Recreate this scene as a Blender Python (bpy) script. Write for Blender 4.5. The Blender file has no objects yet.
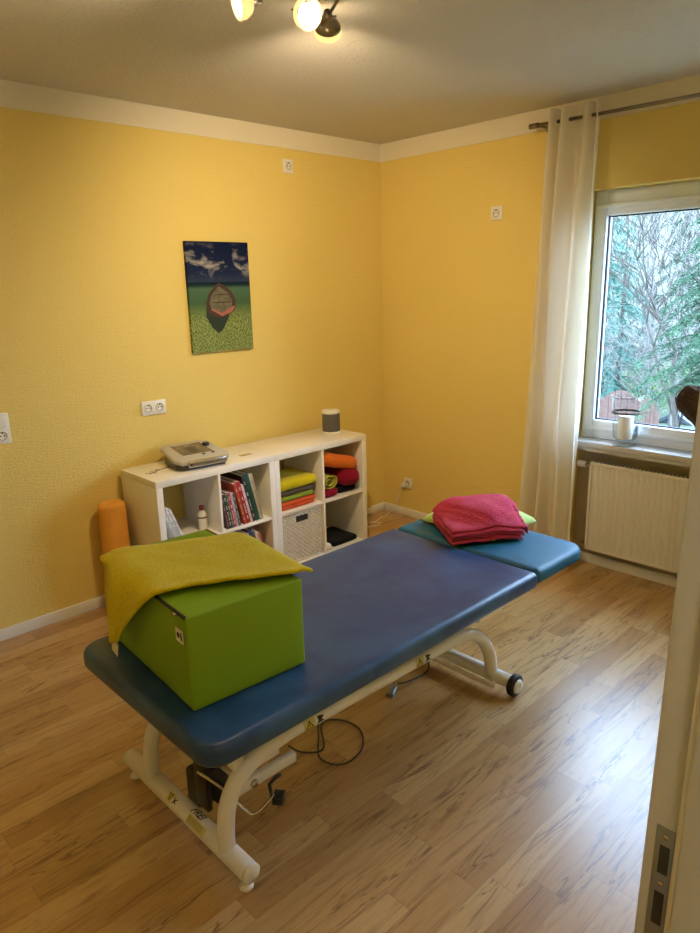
import bpy, bmesh, math, random
from mathutils import Vector, Matrix, noise
C = bpy.context.scene.collection
SC = bpy.context.scene
R = math.radians
rnd = random.Random(7)

# ---------------------------------------------------------------- materials
class NT:
    def __init__(s, name):
        s.m = bpy.data.materials.new(name); s.m.use_nodes = True
        s.t = s.m.node_tree; s.t.nodes.clear()
        s.out = s.n('ShaderNodeOutputMaterial'); s.b = s.n('ShaderNodeBsdfPrincipled')
        s.l(s.b.outputs[0], s.out.inputs[0])
    def n(s, ty, **k):
        x = s.t.nodes.new(ty)
        for a, v in k.items(): setattr(x, a, v)
        return x
    def l(s, a, b): s.t.links.new(a, b)
    def set(s, **k):
        for a, v in k.items():
            i = s.b.inputs[a.replace('_', ' ')]
            i.default_value = (*v, 1) if isinstance(v, tuple) and len(v) == 3 else v
        return s
    def coord(s, scale=(1, 1, 1), kind='Object'):
        c = s.n('ShaderNodeTexCoord'); m = s.n('ShaderNodeMapping'); m.inputs['Scale'].default_value = scale
        s.l(c.outputs[kind], m.inputs[0]); return m.outputs[0]
    def noise(s, v, sc, det=3, rough=.5, dist=0):
        x = s.n('ShaderNodeTexNoise'); x.inputs['Scale'].default_value = sc; x.inputs['Detail'].default_value = det
        x.inputs['Roughness'].default_value = rough; x.inputs['Distortion'].default_value = dist
        s.l(v, x.inputs['Vector']); return x.outputs['Fac']
    def ramp(s, f, stops, interp='LINEAR'):
        r = s.n('ShaderNodeValToRGB'); r.color_ramp.interpolation = interp
        e = r.color_ramp.elements
        while len(e) < len(stops): e.new(.5)
        for el, (p, c) in zip(e, stops): el.position = p; el.color = (*c, 1) if len(c) == 3 else c
        s.l(f, r.inputs[0]); return r.outputs[0]
    def math(s, op, a, b=None, c=None):
        m = s.n('ShaderNodeMath', operation=op)
        for i, v in enumerate((a, b, c)):
            if v is None: continue
            if isinstance(v, (int, float)): m.inputs[i].default_value = v
            else: s.l(v, m.inputs[i])
        return m.outputs[0]
    def mix(s, f, a, b, mode='MIX'):
        m = s.n('ShaderNodeMix', data_type='RGBA', blend_type=mode)
        for i, v in ((0, f), (6, a), (7, b)):
            if isinstance(v, (int, float)): m.inputs[i].default_value = v
            elif isinstance(v, tuple): m.inputs[i].default_value = (*v, 1)
            else: s.l(v, m.inputs[i])
        return m.outputs[2]
    def bump(s, h, st=.3, d=.01):
        b = s.n('ShaderNodeBump'); b.inputs['Strength'].default_value = st; b.inputs['Distance'].default_value = d
        s.l(h, b.inputs['Height']); s.l(b.outputs[0], s.b.inputs['Normal']); return s

def simple(name, col, rough=.5, var=.06, nsc=8, bump=0, bsc=60, bd=.002, metal=0, coat=0, spec=.5, sheen=0):
    t = NT(name); t.set(Roughness=rough, Metallic=metal)
    t.b.inputs['Specular IOR Level'].default_value = spec
    if coat: t.b.inputs['Coat Weight'].default_value = coat
    if sheen: t.b.inputs['Sheen Weight'].default_value = sheen; t.b.inputs['Sheen Roughness'].default_value = .6
    v = t.coord()
    f = t.noise(v, nsc, 3)
    lo = tuple(max(0, c*(1-var)) for c in col); hi = tuple(min(1, c*(1+var)) for c in col)
    t.l(t.ramp(f, [(.3, lo), (.7, hi)]), t.b.inputs['Base Color'])
    if bump: t.bump(t.noise(v, bsc, 4, .6), bump, bd)
    return t.m

M = {}
def wallpaper(name, col):
    t = NT(name); t.set(Roughness=.85); t.b.inputs['Specular IOR Level'].default_value = .25
    v = t.coord(); f = t.noise(v, 1.2, 2)
    t.l(t.ramp(f, [(.3, tuple(c*.97 for c in col)), (.7, col)]), t.b.inputs['Base Color'])
    v2 = t.coord((1, 1, 2.2)); a = t.noise(v2, 55, 4, .65, .4); b = t.noise(v2, 170, 2)
    t.bump(t.math('ADD', a, t.math('MULTIPLY', b, .4)), .7, .009)
    return t.m
M['wall'] = wallpaper('yellow woodchip wallpaper', (.84, .65, .205))
M['ceiling'] = wallpaper('white woodchip ceiling', (.64, .61, .57))
M['band'] = wallpaper('cream band paint', (.84, .77, .62))
M['trimwhite'] = simple('white trim lacquer', (.80, .78, .75), .4, .03)
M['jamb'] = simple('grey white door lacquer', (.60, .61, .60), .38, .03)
M['frame'] = simple('white window plastic', (.80, .87, .98), .3, .02)
M['gasket'] = simple('black gasket', (.015, .017, .02), .6)
M['shelf'] = simple('white melamine', (.85, .82, .76), .3, .025, coat=.15)
M['steel'] = simple('white powder coat', (.80, .78, .77), .33, .03, coat=.2)
M['darksteel'] = simple('dark metal parts', (.05, .05, .05), .4, .2, metal=.6)
M['chrome'] = simple('brushed chrome', (.55, .52, .48), .25, .05, metal=1)
M['nickel'] = simple('dark nickel', (.27, .24, .2), .3, .05, metal=1)
M['rubber'] = simple('black rubber', (.015, .015, .016), .5)
M['blackplastic'] = simple('black plastic', (.02, .02, .022), .35)
M['whiteplastic'] = simple('white plastic', (.80, .78, .72), .3, .02)
M['creamradiator'] = simple('radiator lacquer', (.74, .69, .60), .35, .02)
M['darkgap'] = simple('dark recess', (.03, .028, .025), .8)
M['paper'] = simple('paper', (.80, .79, .75), .7, .04)
M['lime'] = simple('lime box cover', (.20, .35, .006), .55, .05, 3, .15, 14, .004, spec=.35)
M['lime_in'] = simple('black zip', (.012, .012, .014), .5)

def vinyl(name, col, col2, rough):
    t = NT(name); v = t.coord(); f = t.noise(v, 3.5, 5, .6, .5)
    t.l(t.ramp(f, [(.36, col), (.62, col2)]), t.b.inputs['Base Color'])
    t.set(Roughness=rough); t.b.inputs['Specular IOR Level'].default_value = .55
    g = t.noise(v, 9, 4, .6)
    r = t.n('ShaderNodeMapRange'); r.inputs[3].default_value = rough-.06; r.inputs[4].default_value = rough+.1
    t.l(g, r.inputs[0]); t.l(r.outputs[0], t.b.inputs['Roughness'])
    t.bump(t.math('ADD', t.noise(v, 160, 3, .6), t.math('MULTIPLY', t.noise(v, 12, 2), .8)), .22, .0035)
    return t.m
M['blue'] = vinyl('navy vinyl', (.005, .038, .125), (.026, .090, .21), .31)
M['teal'] = vinyl('petrol vinyl', (.0, .085, .175), (.0, .115, .22), .5)

def terry(name, col, amt=.5):
    t = NT(name); v = t.coord()
    f = t.noise(v, 120, 3, .7); g = t.noise(v, 7, 3)
    c1 = t.ramp(f, [(.3, tuple(c*.78 for c in col)), (.7, tuple(min(1, c*1.15) for c in col))])
    c2 = t.mix(.25, c1, t.ramp(g, [(.3, tuple(c*.8 for c in col)), (.7, tuple(min(1, c*1.2) for c in col))]))
    t.l(c2, t.b.inputs['Base Color']); t.set(Roughness=.95)
    t.b.inputs['Specular IOR Level'].default_value = .1
    t.b.inputs['Sheen Weight'].default_value = .12; t.b.inputs['Sheen Roughness'].default_value = .4
    t.bump(t.math('ADD', f, t.math('MULTIPLY', g, .6)), amt, .006)
    return t.m
M['olive'] = terry('olive terry', (.62, .51, .014))
M['pink'] = terry('raspberry terry', (.50, .048, .10), 1.0)
M['pinkfringe'] = terry('pink fringe', (.70, .12, .22), .6)
M['limecase'] = simple('lime pillow case', (.42, .60, .12), .8, .05, 5, .3, 30, .004, sheen=.3)
M['orange'] = terry('orange terry', (.72, .16, .02))
M['coral'] = terry('coral terry', (.66, .10, .03))
M['crimson'] = terry('crimson terry', (.26, .008, .03))
M['greentowel'] = terry('green terry', (.24, .30, .03))
M['greytowel'] = terry('taupe terry', (.10, .08, .06))
M['limetowel'] = terry('lime terry', (.46, .44, .08))
M['blackcloth'] = terry('black cloth', (.008, .009, .014))
M['rollfoam'] = simple('orange foam roll', (.80, .37, .06), .75, .05, 20, .2, 200, .001)
M['wicker'] = simple('white wicker', (.74, .66, .55), .6, .12, 40, .3, 120, .002)
M['grille'] = simple('grey speaker cloth', (.11, .105, .10), .8, .2, 200, .3, 400, .001)
M['devgrey'] = simple('light grey device plastic', (.48, .46, .42), .4, .03)
M['devdark'] = simple('charcoal device plastic', (.07, .065, .06), .35, .08)
M['screen'] = simple('device panel print', (.16, .13, .10), .25, .35, 45)
M['brown'] = simple('brown wicker heart', (.10, .065, .045), .75, .6, 90, .8, 120, .006)
M['wax'] = simple('candle wax', (.85, .83, .76), .45, .02)
M['sticker'] = simple('white sticker', (.75, .73, .66), .45, .03)
M['stickyellow'] = simple('yellow sticker', (.62, .47, .05), .45, .05)
M['platesticker'] = simple('pale yellow type plate', (.62, .55, .22), .4, .15, 150)
M['ink'] = simple('black ink', (.01, .01, .01), .5)
M['brass'] = simple('brass sticker', (.45, .30, .07), .4, .2, 80)
M['cable'] = simple('grey cable', (.06, .055, .05), .5)
M['zinc'] = simple('dull zinc plate', (.30, .31, .33), .38, .06, metal=.85)
M['stone'] = simple('speckled stone sill', (.50, .49, .48), .28, .1, 90)
M['redcap'] = simple('dark red cap', (.16, .02, .02), .4)
M['twig'] = simple('brown sill vine', (.10, .05, .025), .8, .3)

def floor_mat():
    t = NT('laminate planks'); c = t.n('ShaderNodeTexCoord'); s = t.n('ShaderNodeSeparateXYZ')
    t.l(c.outputs['Object'], s.inputs[0]); X, Y = s.outputs[0], s.outputs[1]
    W, L = .096, .62
    row = t.math('FLOOR', t.math('DIVIDE', Y, W))
    wr = t.n('ShaderNodeTexWhiteNoise', noise_dimensions='1D'); t.l(row, wr.inputs['W'])
    xs = t.math('ADD', t.math('DIVIDE', X, L), t.math('MULTIPLY', wr.outputs['Value'], 7.3))
    col = t.math('FLOOR', xs)
    cx = t.n('ShaderNodeCombineXYZ'); t.l(row, cx.inputs[0]); t.l(col, cx.inputs[1])
    wc = t.n('ShaderNodeTexWhiteNoise', noise_dimensions='2D'); t.l(cx.outputs[0], wc.inputs['Vector'])
    # grain coordinates, shifted for every strip
    gx = t.n('ShaderNodeCombineXYZ')
    t.l(t.math('ADD', t.math('MULTIPLY', X, 1.5), t.math('MULTIPLY', wc.outputs['Value'], 31)), gx.inputs[0])
    t.l(t.math('ADD', t.math('MULTIPLY', Y, 15.0), t.math('MULTIPLY', wr.outputs['Value'], 17)), gx.inputs[1])
    t.l(t.math('MULTIPLY', wc.outputs['Value'], 9), gx.inputs[2])
    g1 = t.noise(gx.outputs[0], 2.2, 5, .6, .9)
    g2 = t.noise(gx.outputs[0], 9, 4, .65, .3)
    base = t.ramp(wc.outputs['Value'], [(0, (.42, .235, .082)), (.3, (.50, .295, .11)), (.6, (.60, .39, .17)), (.85, (.54, .33, .13)), (1, (.45, .26, .094))])
    streak = t.ramp(g1, [(.28, (.66, .56, .46)), (.48, (1, 1, 1)), (.68, (1.0, .97, .90))])
    c1 = t.mix(1, base, streak, 'MULTIPLY')
    fine = t.ramp(g2, [(.3, (.86, .82, .76)), (.6, (1, 1, 1))])
    c2 = t.mix(.8, c1, fine, 'MULTIPLY')
    v1 = t.noise(gx.outputs[0], 1.9, 3, .55, .9)
    vein = t.ramp(t.math('ABSOLUTE', t.math('SUBTRACT', v1, .5)), [(0, (1, 1, 1)), (.012, (.7, .7, .7)), (.035, (0, 0, 0))])
    vm = t.noise(gx.outputs[0], .9, 2)
    vein = t.math('MULTIPLY', vein, t.ramp(vm, [(.47, (0, 0, 0)), (.60, (1, 1, 1))]))
    c3 = t.mix(t.math('MULTIPLY', vein, .85), c2, (.12, .045, .014))
    # joints
    fy = t.math('FRACT', t.math('DIVIDE', Y, W)); fx = t.math('FRACT', xs)
    jy = t.math('LESS_THAN', fy, .018); jx = t.math('LESS_THAN', fx, .0035)
    j = t.math('MAXIMUM', jy, jx)
    c4 = t.mix(t.math('MULTIPLY', j, .45), c3, (.16, .08, .035))
    t.l(c4, t.b.inputs['Base Color'])
    t.set(Roughness=.31); t.b.inputs['Coat Weight'].default_value = .42; t.b.inputs['Coat Roughness'].default_value = .28; t.b.inputs['Specular IOR Level'].default_value = .55
    v = t.coord((1, 3, 1)); h = t.noise(v, 90, 3, .6)
    h2 = t.math('SUBTRACT', t.math('MULTIPLY', h, .35), j)
    t.bump(h2, .2, .003)
    return t.m
M['floor'] = floor_mat()

def glass_mat(name, tint=(1, 1, 1), refl=1.0):
    t = NT(name); t.t.nodes.remove(t.b)
    tr = t.n('ShaderNodeBsdfTransparent'); tr.inputs[0].default_value = (*tint, 1)
    gl = t.n('ShaderNodeBsdfGlossy'); gl.inputs['Roughness'].default_value = .02
    fr = t.n('ShaderNodeLayerWeight'); fr.inputs[0].default_value = .07
    mx = t.n('ShaderNodeMixShader')
    t.l(t.math('MULTIPLY', fr.outputs['Fresnel'], refl), mx.inputs[0])
    t.l(tr.outputs[0], mx.inputs[1]); t.l(gl.outputs[0], mx.inputs[2]); t.l(mx.outputs[0], t.out.inputs[0])
    return t.m
M['pane'] = glass_mat('window pane', (.97, .99, .99), .6)
M['vase'] = glass_mat('clear vase glass', (.965, .98, .985), .55)

def curtain_mat():
    t = NT('cream voile'); t.set(Roughness=.9, Base_Color=(.88, .83, .73))
    tl = t.n('ShaderNodeBsdfTranslucent'); tl.inputs[0].default_value = (.88, .86, .80, 1)
    mx = t.n('ShaderNodeMixShader'); mx.inputs[0].default_value = .42
    t.l(t.b.outputs[0], mx.inputs[1]); t.l(tl.outputs[0], mx.inputs[2])
    tp = t.n('ShaderNodeBsdfTransparent'); m2 = t.n('ShaderNodeMixShader'); m2.inputs[0].default_value = .10
    t.l(mx.outputs[0], m2.inputs[1]); t.l(tp.outputs[0], m2.inputs[2]); t.l(m2.outputs[0], t.out.inputs[0])
    v = t.coord((1, 1, 1)); t.bump(t.noise(v, 300, 2), .15, .001)
    return t.m
M['curtain'] = curtain_mat()
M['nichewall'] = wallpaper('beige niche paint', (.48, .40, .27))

def emis(name, col, st):
    t = NT(name); t.t.nodes.remove(t.b); e = t.n('ShaderNodeEmission')
    e.inputs[0].default_value = (*col, 1); e.inputs[1].default_value = st; t.l(e.outputs[0], t.out.inputs[0]); return t.m
M['bulb'] = emis('lit bulb', (1, .86, .58), 5)
def frosted():
    t = NT('frosted lamp glass'); t.set(Base_Color=(.72, .66, .52), Roughness=.35)
    tl = t.n('ShaderNodeBsdfTranslucent'); tl.inputs[0].default_value = (.9, .8, .6, 1)
    mx = t.n('ShaderNodeMixShader'); mx.inputs[0].default_value = .5
    t.l(t.b.outputs[0], mx.inputs[1]); t.l(tl.outputs[0], mx.inputs[2]); t.l(mx.outputs[0], t.out.inputs[0]); return t.m
M['frost'] = frosted()

def picture_mat():
    t = NT('seaside photo print'); c = t.n('ShaderNodeTexCoord'); s = t.n('ShaderNodeSeparateXYZ')
    t.l(c.outputs['Generated'], s.inputs[0]); z = s.outputs[2]
    v = t.coord((1, 1, 1.8)); cl = t.noise(v, 6.5, 5, .6, .3)
    sky = t.ramp(z, [(.62, (.035, .05, .09)), (.72, (.012, .02, .06)), (1, (.004, .008, .035))])
    band = t.ramp(z, [(.66, (0, 0, 0)), (.76, (1, 1, 1)), (.9, (.8, .8, .8)), (1, (0, 0, 0))])
    sky = t.mix(t.math('MULTIPLY', t.ramp(cl, [(.5, (0, 0, 0)), (.64, (1, 1, 1))]), band), sky, (.42, .40, .38))
    vo = t.n('ShaderNodeTexVoronoi', feature='DISTANCE_TO_EDGE'); vo.inputs['Scale'].default_value = 55
    cc = t.n('ShaderNodeCombineXYZ'); t.l(s.outputs[0], cc.inputs[0]); t.l(z, cc.inputs[1])
    w = t.n('ShaderNodeTexNoise'); w.inputs['Scale'].default_value = 9; t.l(cc.outputs[0], w.inputs['Vector'])
    mm = t.mix(.04, cc.outputs[0], w.outputs['Color']); t.l(mm, vo.inputs['Vector']); vo.inputs['Scale'].default_value = 34
    ca = t.ramp(vo.outputs['Distance'], [(0, (.34, .38, .15)), (.10, (.16, .21, .06)), (.4, (.10, .15, .035))])
    sea = t.ramp(z, [(.2, (.12, .17, .04)), (.45, (.06, .12, .055)), (.58, (.07, .14, .08)), (.61, (.01, .03, .03)), (.64, (.005, .01, .03))])
    near = t.ramp(z, [(.28, (1, 1, 1)), (.44, (0, 0, 0))])
    sea = t.mix(near, sea, ca)
    f = t.ramp(z, [(.635, (0, 0, 0)), (.642, (1, 1, 1))])
    t.l(t.mix(f, sea, sky), t.b.inputs['Base Color']); t.set(Roughness=.75); t.b.inputs['Specular IOR Level'].default_value = .08
    return t.m
M['picture'] = picture_mat()
M['boatwood'] = simple('printed boat hull', (.06, .03, .025), .85, .2, 30)
M['boatin'] = simple('printed boat inside', (.13, .12, .07), .85, .35, 40)
M['boatshade'] = simple('printed boat keel', (.02, .035, .02), .85)
M['boatred'] = simple('printed boat bow rail', (.36, .12, .08), .85, .1)

# ---------------------------------------------------------------- mesh builder
def frame_of(d):
    d = Vector(d).normalized(); a = Vector((0, 0, 1)) if abs(d.z) < .9 else Vector((1, 0, 0))
    u = d.cross(a).normalized(); return u, u.cross(d).normalized(), d

class MB:
    def __init__(s): s.bm = bmesh.new(); s.mats = []; s.cur = 0; s.sm = True
    def mat(s, m):
        m = M[m] if isinstance(m, str) else m
        if m not in s.mats: s.mats.append(m)
        s.cur = s.mats.index(m); return s
    def _face(s, vs):
        try: f = s.bm.faces.new(vs)
        except ValueError: return
        f.material_index = s.cur; f.smooth = s.sm
    def quad(s, *p): s._face([s.bm.verts.new(q) for q in p]); return s
    poly = quad
    def box(s, x0, x1, y0, y1, z0, z1, bev=0, mx=None, seg=2):
        b = bmesh.new(); bmesh.ops.create_cube(b, size=1)
        for v in b.verts: v.co = Vector(((x0+x1)/2+v.co.x*(x1-x0), (y0+y1)/2+v.co.y*(y1-y0), (z0+z1)/2+v.co.z*(z1-z0)))
        if bev: bmesh.ops.bevel(b, geom=list(b.edges), offset=bev, segments=seg, profile=.5, affect='EDGES')
        return s.add(b, mx, smooth=bool(bev))
    def add(s, b, mx=None, smooth=True):
        if mx is not None: b.transform(mx)
        vm = {v: s.bm.verts.new(v.co) for v in b.verts}
        for f in b.faces:
            try: g = s.bm.faces.new([vm[v] for v in f.verts])
            except ValueError: continue
            g.material_index = s.cur; g.smooth = smooth
        b.free(); return s
    def loops(s, rings, close=True, caps=True):
        vr = [[s.bm.verts.new(p) for p in r] for r in rings]
        for a, b in zip(vr, vr[1:]):
            n = len(a)
            for i in range(n if close else n-1):
                j = (i+1) % n; s._face([a[i], a[j], b[j], b[i]])
        if caps and close:
            s._face(list(reversed(vr[0]))); s._face(vr[-1])
        return s
    def tube(s, pts, r, n=10, close=False, caps=True):
        pts = [Vector(p) for p in pts]; rr = r if isinstance(r, (list, tuple)) else [r]*len(pts)
        rings = []; u = None; m = len(pts)
        for i, p in enumerate(pts):
            if close: d = pts[(i+1) % m]-pts[i-1]
            else: d = pts[min(i+1, m-1)]-pts[max(i-1, 0)]
            d.normalize()
            if u is None: u, w, _ = frame_of(d)
            else:
                u = (u-d*u.dot(d)); u = u.normalized() if u.length > 1e-6 else frame_of(d)[0]
                w = u.cross(d).normalized()
            w = u.cross(d).normalized()
            rings.append([p+(u*math.cos(2*math.pi*k/n)+w*math.sin(2*math.pi*k/n))*rr[i] for k in range(n)])
        if close: rings.append(rings[0])
        return s.loops(rings, True, caps and not close)
    def lathe(s, prof, c, n=28, axis=(0, 0, 1), caps=True):
        u, w, d = frame_of(axis); c = Vector(c)
        rings = [[c+d*z+(u*math.cos(2*math.pi*k/n)+w*math.sin(2*math.pi*k/n))*max(r, 1e-5) for k in range(n)] for r, z in prof]
        return s.loops(rings, True, caps)
    def grid(s, P, closeu=False):
        vs = [[s.bm.verts.new(p) for p in row] for row in P]
        for i in range(len(vs)-1):
            for j in range(len(vs[0])-1): s._face([vs[i][j], vs[i+1][j], vs[i+1][j+1], vs[i][j+1]])
        return s
    def slab(s, x0, x1, y0, y1, z0, z1, rc=.05, re=.02, dome=.0, mx=None, seg=6, wob=0, seed=0):
        """soft slab with rounded corners and rounded edges; rc may be four radii"""
        rc = rc if isinstance(rc, (list, tuple)) else [rc]*4
        def ring(ins, z):
            out = []
            for k, (cx, cy, a0) in enumerate(((x1, y1, 0), (x0, y1, 90), (x0, y0, 180), (x1, y0, 270))):
                r = max(rc[k], re+.001); sx = -1 if cx == x1 else 1; sy = -1 if cy == y1 else 1
                ox, oy = cx+sx*r, cy+sy*r
                for i in range(seg+1):
                    a = R(a0+90*i/seg); q = max(r-ins, .0005)
                    out.append(Vector((ox+q*math.cos(a), oy+q*math.sin(a), z)))
            # subdivide the straights
            res = []; n = len(out)
            for i in range(n):
                a, b = out[i], out[(i+1) % n]; res.append(a)
                d = (b-a).length
                if d > .05:
                    m = 8
                    for q in range(1, m): res.append(a.lerp(b, q/m))
            return res
        cx, cy = (x0+x1)/2, (y0+y1)/2
        def shrink(r, f, z): return [Vector((cx+(p.x-cx)*f, cy+(p.y-cy)*f, z)) for p in r]
        rb = ring(re, z0); rings = [shrink(rb, .02, z0), shrink(rb, .6, z0), rb]
        for i in range(1, 6):
            a = R(90*i/5); rings.append(ring(re*(1-math.sin(a)), z0+re*(1-math.cos(a))))
        for i in range(0, 6):
            a = R(90*i/5); rings.append(ring(re*(1-math.cos(a)), z1-re+re*math.sin(a)))
        rt = rings[-1]
        for f in (.93, .82, .66, .48, .3, .12, .02):
            rings.append(shrink(rt, f, z1+dome*(1-f*f)))
        n = len(rb)
        b = MB(); b.mats = s.mats; b.cur = s.cur
        # rings may differ in subdivision count: resample
        def res(r):
            if len(r) == n: return r
            return [r[int(i*len(r)/n)] for i in range(n)]
        b.loops([res(r) for r in rings])
        if wob:
            for v in b.bm.verts:
                q = noise.noise_vector(v.co*9+Vector((seed, seed, 0))); v.co += q*wob
        return s.add(b.bm, mx)
    def build(s, name, parent=None, mod=None):
        me = bpy.data.meshes.new(name)
        bmesh.ops.remove_doubles(s.bm, verts=s.bm.verts, dist=1e-6)
        bmesh.ops.recalc_face_normals(s.bm, faces=s.bm.faces)
        if parent is not None: org = wloc(parent)
        else:
            xs = [v.co for v in s.bm.verts]
            org = Vector(((min(v.x for v in xs)+max(v.x for v in xs))/2, (min(v.y for v in xs)+max(v.y for v in xs))/2, min(v.z for v in xs)))
        s.bm.transform(Matrix.Translation(-org)); s.bm.to_mesh(me); s.bm.free()
        for m in s.mats: me.materials.append(m)
        o = bpy.data.objects.new(name, me); C.objects.link(o)
        if parent is not None: o.parent = parent
        else: o.location = org
        return o
def wloc(o):
    l = Vector((0, 0, 0))
    while o is not None: l += o.location; o = o.parent
    return l
def B(m): return MB().mat(m)
def tag(o, label, cat, group=None, kind=None):
    o['label'] = label; o['category'] = cat
    if group: o['group'] = group
    if kind: o['kind'] = kind
    return o
def thing(name, label, cat, loc, group=None):
    o = bpy.data.objects.new(name, None); C.objects.link(o); o.location = loc; o.empty_display_size = .05
    return tag(o, label, cat, group)
def struct(o): o['kind'] = 'structure'; return o
def crv(pts, n=8):
    """Catmull-Rom through the points"""
    P = [Vector(p) for p in pts]; P = [P[0]*2-P[1]]+P+[P[-1]*2-P[-2]]; out = []
    for i in range(1, len(P)-2):
        a, b, c, d = P[i-1:i+3]
        for k in range(n):
            t = k/n
            out.append(.5*((2*b)+(c-a)*t+(2*a-5*b+4*c-d)*t*t+(3*b-a-3*c+d)*t**3))
    out.append(P[-2]); return out
def subsurf(o, lv=2):
    m = o.modifiers.new('sub', 'SUBSURF'); m.levels = lv; m.render_levels = lv; return o
def solid(o, t, off=-1):
    m = o.modifiers.new('sol', 'SOLIDIFY'); m.thickness = t; m.offset = off; return o

H = 2.667; XL = -4.2; YF = -3.31; YH = -3.45
# window / niche opening
WY0, WY1 = -3.0, -1.575
# ---------------------------------------------------------------- room shell
b = B('floor').box(XL, .09, YF, 0, -.05, 0); b.box(XL-.4, -2.4, -4.7, YF, -.05, 0); struct(b.build('floor'))
struct(B('ceiling').box(XL-.5, .35, -4.75, .15, H, H+.1).build('ceiling'))
struct(B('wall').box(XL-.12, .35, 0, .14, 0, H).build('wall_back'))
struct(B('wall').box(XL-.12, XL, YF, 0, 0, H).build('wall_left'))
b = B('wall')
b.box(0, .30, WY1, 0, 0, H); b.box(0, .30, YF, WY0, 0, H); b.box(0, .30, WY0, WY1, 2.205, H)
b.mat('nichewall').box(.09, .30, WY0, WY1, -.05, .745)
struct(b.build('wall_right'))
JX = -2.99; JL = -3.89
b = B('wall'); b.box(JX+.03, .35, YH, YF-.001, 0, H); b.box(XL-.12, JL-.03, YH, YF-.001, 0, H); b.box(JL-.03, JX+.03, YH, YF-.001, 2.06, H)
struct(b.build('wall_front'))
b = B('wall'); b.box(XL-.42, XL-.3, -4.75, YH, 0, H); b.box(-2.5, -2.38, -4.75, YH, 0, H); b.box(XL-.42, -2.38, -4.85, -4.73, 0, H); b.box(XL-.42, XL-.12, YH, YH+.1, 0, H)
struct(b.build('wall_hall'))
# painted band under the ceiling (thin trim)
t_ = .006
struct(B('band').box(XL, 0, -t_, 0, 2.553, H).build('trim_1'))
struct(B('band').box(-t_, 0, YF, -t_, 2.553, H).build('trim_2'))
# baseboards
def bboard(name, x0, x1, y0, y1):
    struct(B('trimwhite').box(x0, x1, y0, y1, 0, .062, .004).build(name))
bboard('baseboard_back', XL, -.001, -.016, -.001)
bboard('baseboard_right', -.016, -.001, WY1, -.016)
bboard('baseboard_niche', .072, .089, WY0+.002, WY1-.002)
bboard('baseboard_left', XL+.001, XL+.016, YF, -.017)

# ---------------------------------------------------------------- window
def rect_frame(mb, x0, x1, ya, yb, za, zb, w, bev=.004):
    """frame of width w around the opening ya..yb, za..zb (outer)"""
    mb.box(x0, x1, ya, ya+w, za, zb, bev); mb.box(x0, x1, yb-w, yb, za, zb, bev)
    mb.box(x0, x1, ya+w-.001, yb-w+.001, zb-w, zb, bev); mb.box(x0, x1, ya+w-.001, yb-w+.001, za, za+w, bev)
win = bpy.data.objects.new('window_1', None); C.objects.link(win); win.location = (.1, (WY0+WY1)/2, .8); struct(win)
b = B('frame'); rect_frame(b, .10, .17, WY0, WY1, .80, 2.205, .075, .006); b.build('window_frame', win)
b = B('frame'); rect_frame(b, .085, .155, WY0+.035, WY1-.012, .845, 2.137, .068, .007)
b.box(.079, .086, WY0+.04, WY1-.02, .852, .872, .003); b.box(.079, .086, WY0+.04, WY1-.02, 2.11, 2.13, .003)
b.build('window_sash', win)
b = B('gasket'); rect_frame(b, .112, .128, WY0+.102, WY1-.079, .912, 2.07, .008, 0); b.build('gasket', win)
b = B('pane').box(.118, .122, WY0+.107, WY1-.084, .917, 2.065); b.build('pane', win)
b = B('frame').box(.07, .086, -2.935, -2.905, 1.40, 1.47, .004); b.tube(crv([(.07, -2.92, 1.435), (.04, -2.92, 1.435), (.035, -2.905, 1.435), (.035, -2.80, 1.435)]), .009); b.build('handle', win)
b = B('stone').box(-.035, .10, WY0+.001, WY1-.001, .762, .80, .006); b.box(-.03, .09, WY0+.001, WY1-.001, .745, .765); struct(b.build('window_sill'))
# outside sill
struct(B('zinc').box(.17, .40, WY0-.02, WY1+.02, .775, .79).build('trim_3'))

# ---------------------------------------------------------------- door lining at the right edge
def lean(o):
    for v in o.data.vertices: v.co.x += .040*(v.co.z-1.0)+.009
    return o
dr = bpy.data.objects.new('door_1', None); C.objects.link(dr); dr.location = (JX, YF, 0); struct(dr)
b = B('jamb')
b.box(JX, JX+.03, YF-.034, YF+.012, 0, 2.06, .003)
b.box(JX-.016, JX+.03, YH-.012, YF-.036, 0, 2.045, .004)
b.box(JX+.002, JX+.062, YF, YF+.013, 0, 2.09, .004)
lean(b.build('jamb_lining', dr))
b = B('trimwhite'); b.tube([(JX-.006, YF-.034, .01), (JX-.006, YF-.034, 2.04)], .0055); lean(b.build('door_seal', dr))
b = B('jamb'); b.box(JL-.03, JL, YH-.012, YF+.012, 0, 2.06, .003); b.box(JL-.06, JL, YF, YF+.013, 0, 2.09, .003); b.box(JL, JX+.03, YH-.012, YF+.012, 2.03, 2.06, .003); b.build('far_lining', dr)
b = B('zinc'); b.box(JX-.0016, JX, YF-.0265, YF-.002, .80, 1.035, .0006); sp = lean(b.build('strike_plate', dr)); sp['label'] = 'grey metal strike plate'
b = B('darkgap'); b.box(JX-.0022, JX-.0012, YF-.022, YF-.009, .965, 1.008, .0008); b.box(JX-.0022, JX-.0012, YF-.022, YF-.009, .885, .936, .0008)
h_ = lean(b.build('latch_hole', sp)); h_['label'] = 'dark latch and bolt openings'
b = B('chrome')
for z in (1.022, .950): b.lathe([(.0001, 0), (.0042, .0002), (.0036, .0016), (.0001, .002)], (JX-.0016, YF-.0155, z), 12, (-1, 0, 0))
lean(b.build('screw', sp))

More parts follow.
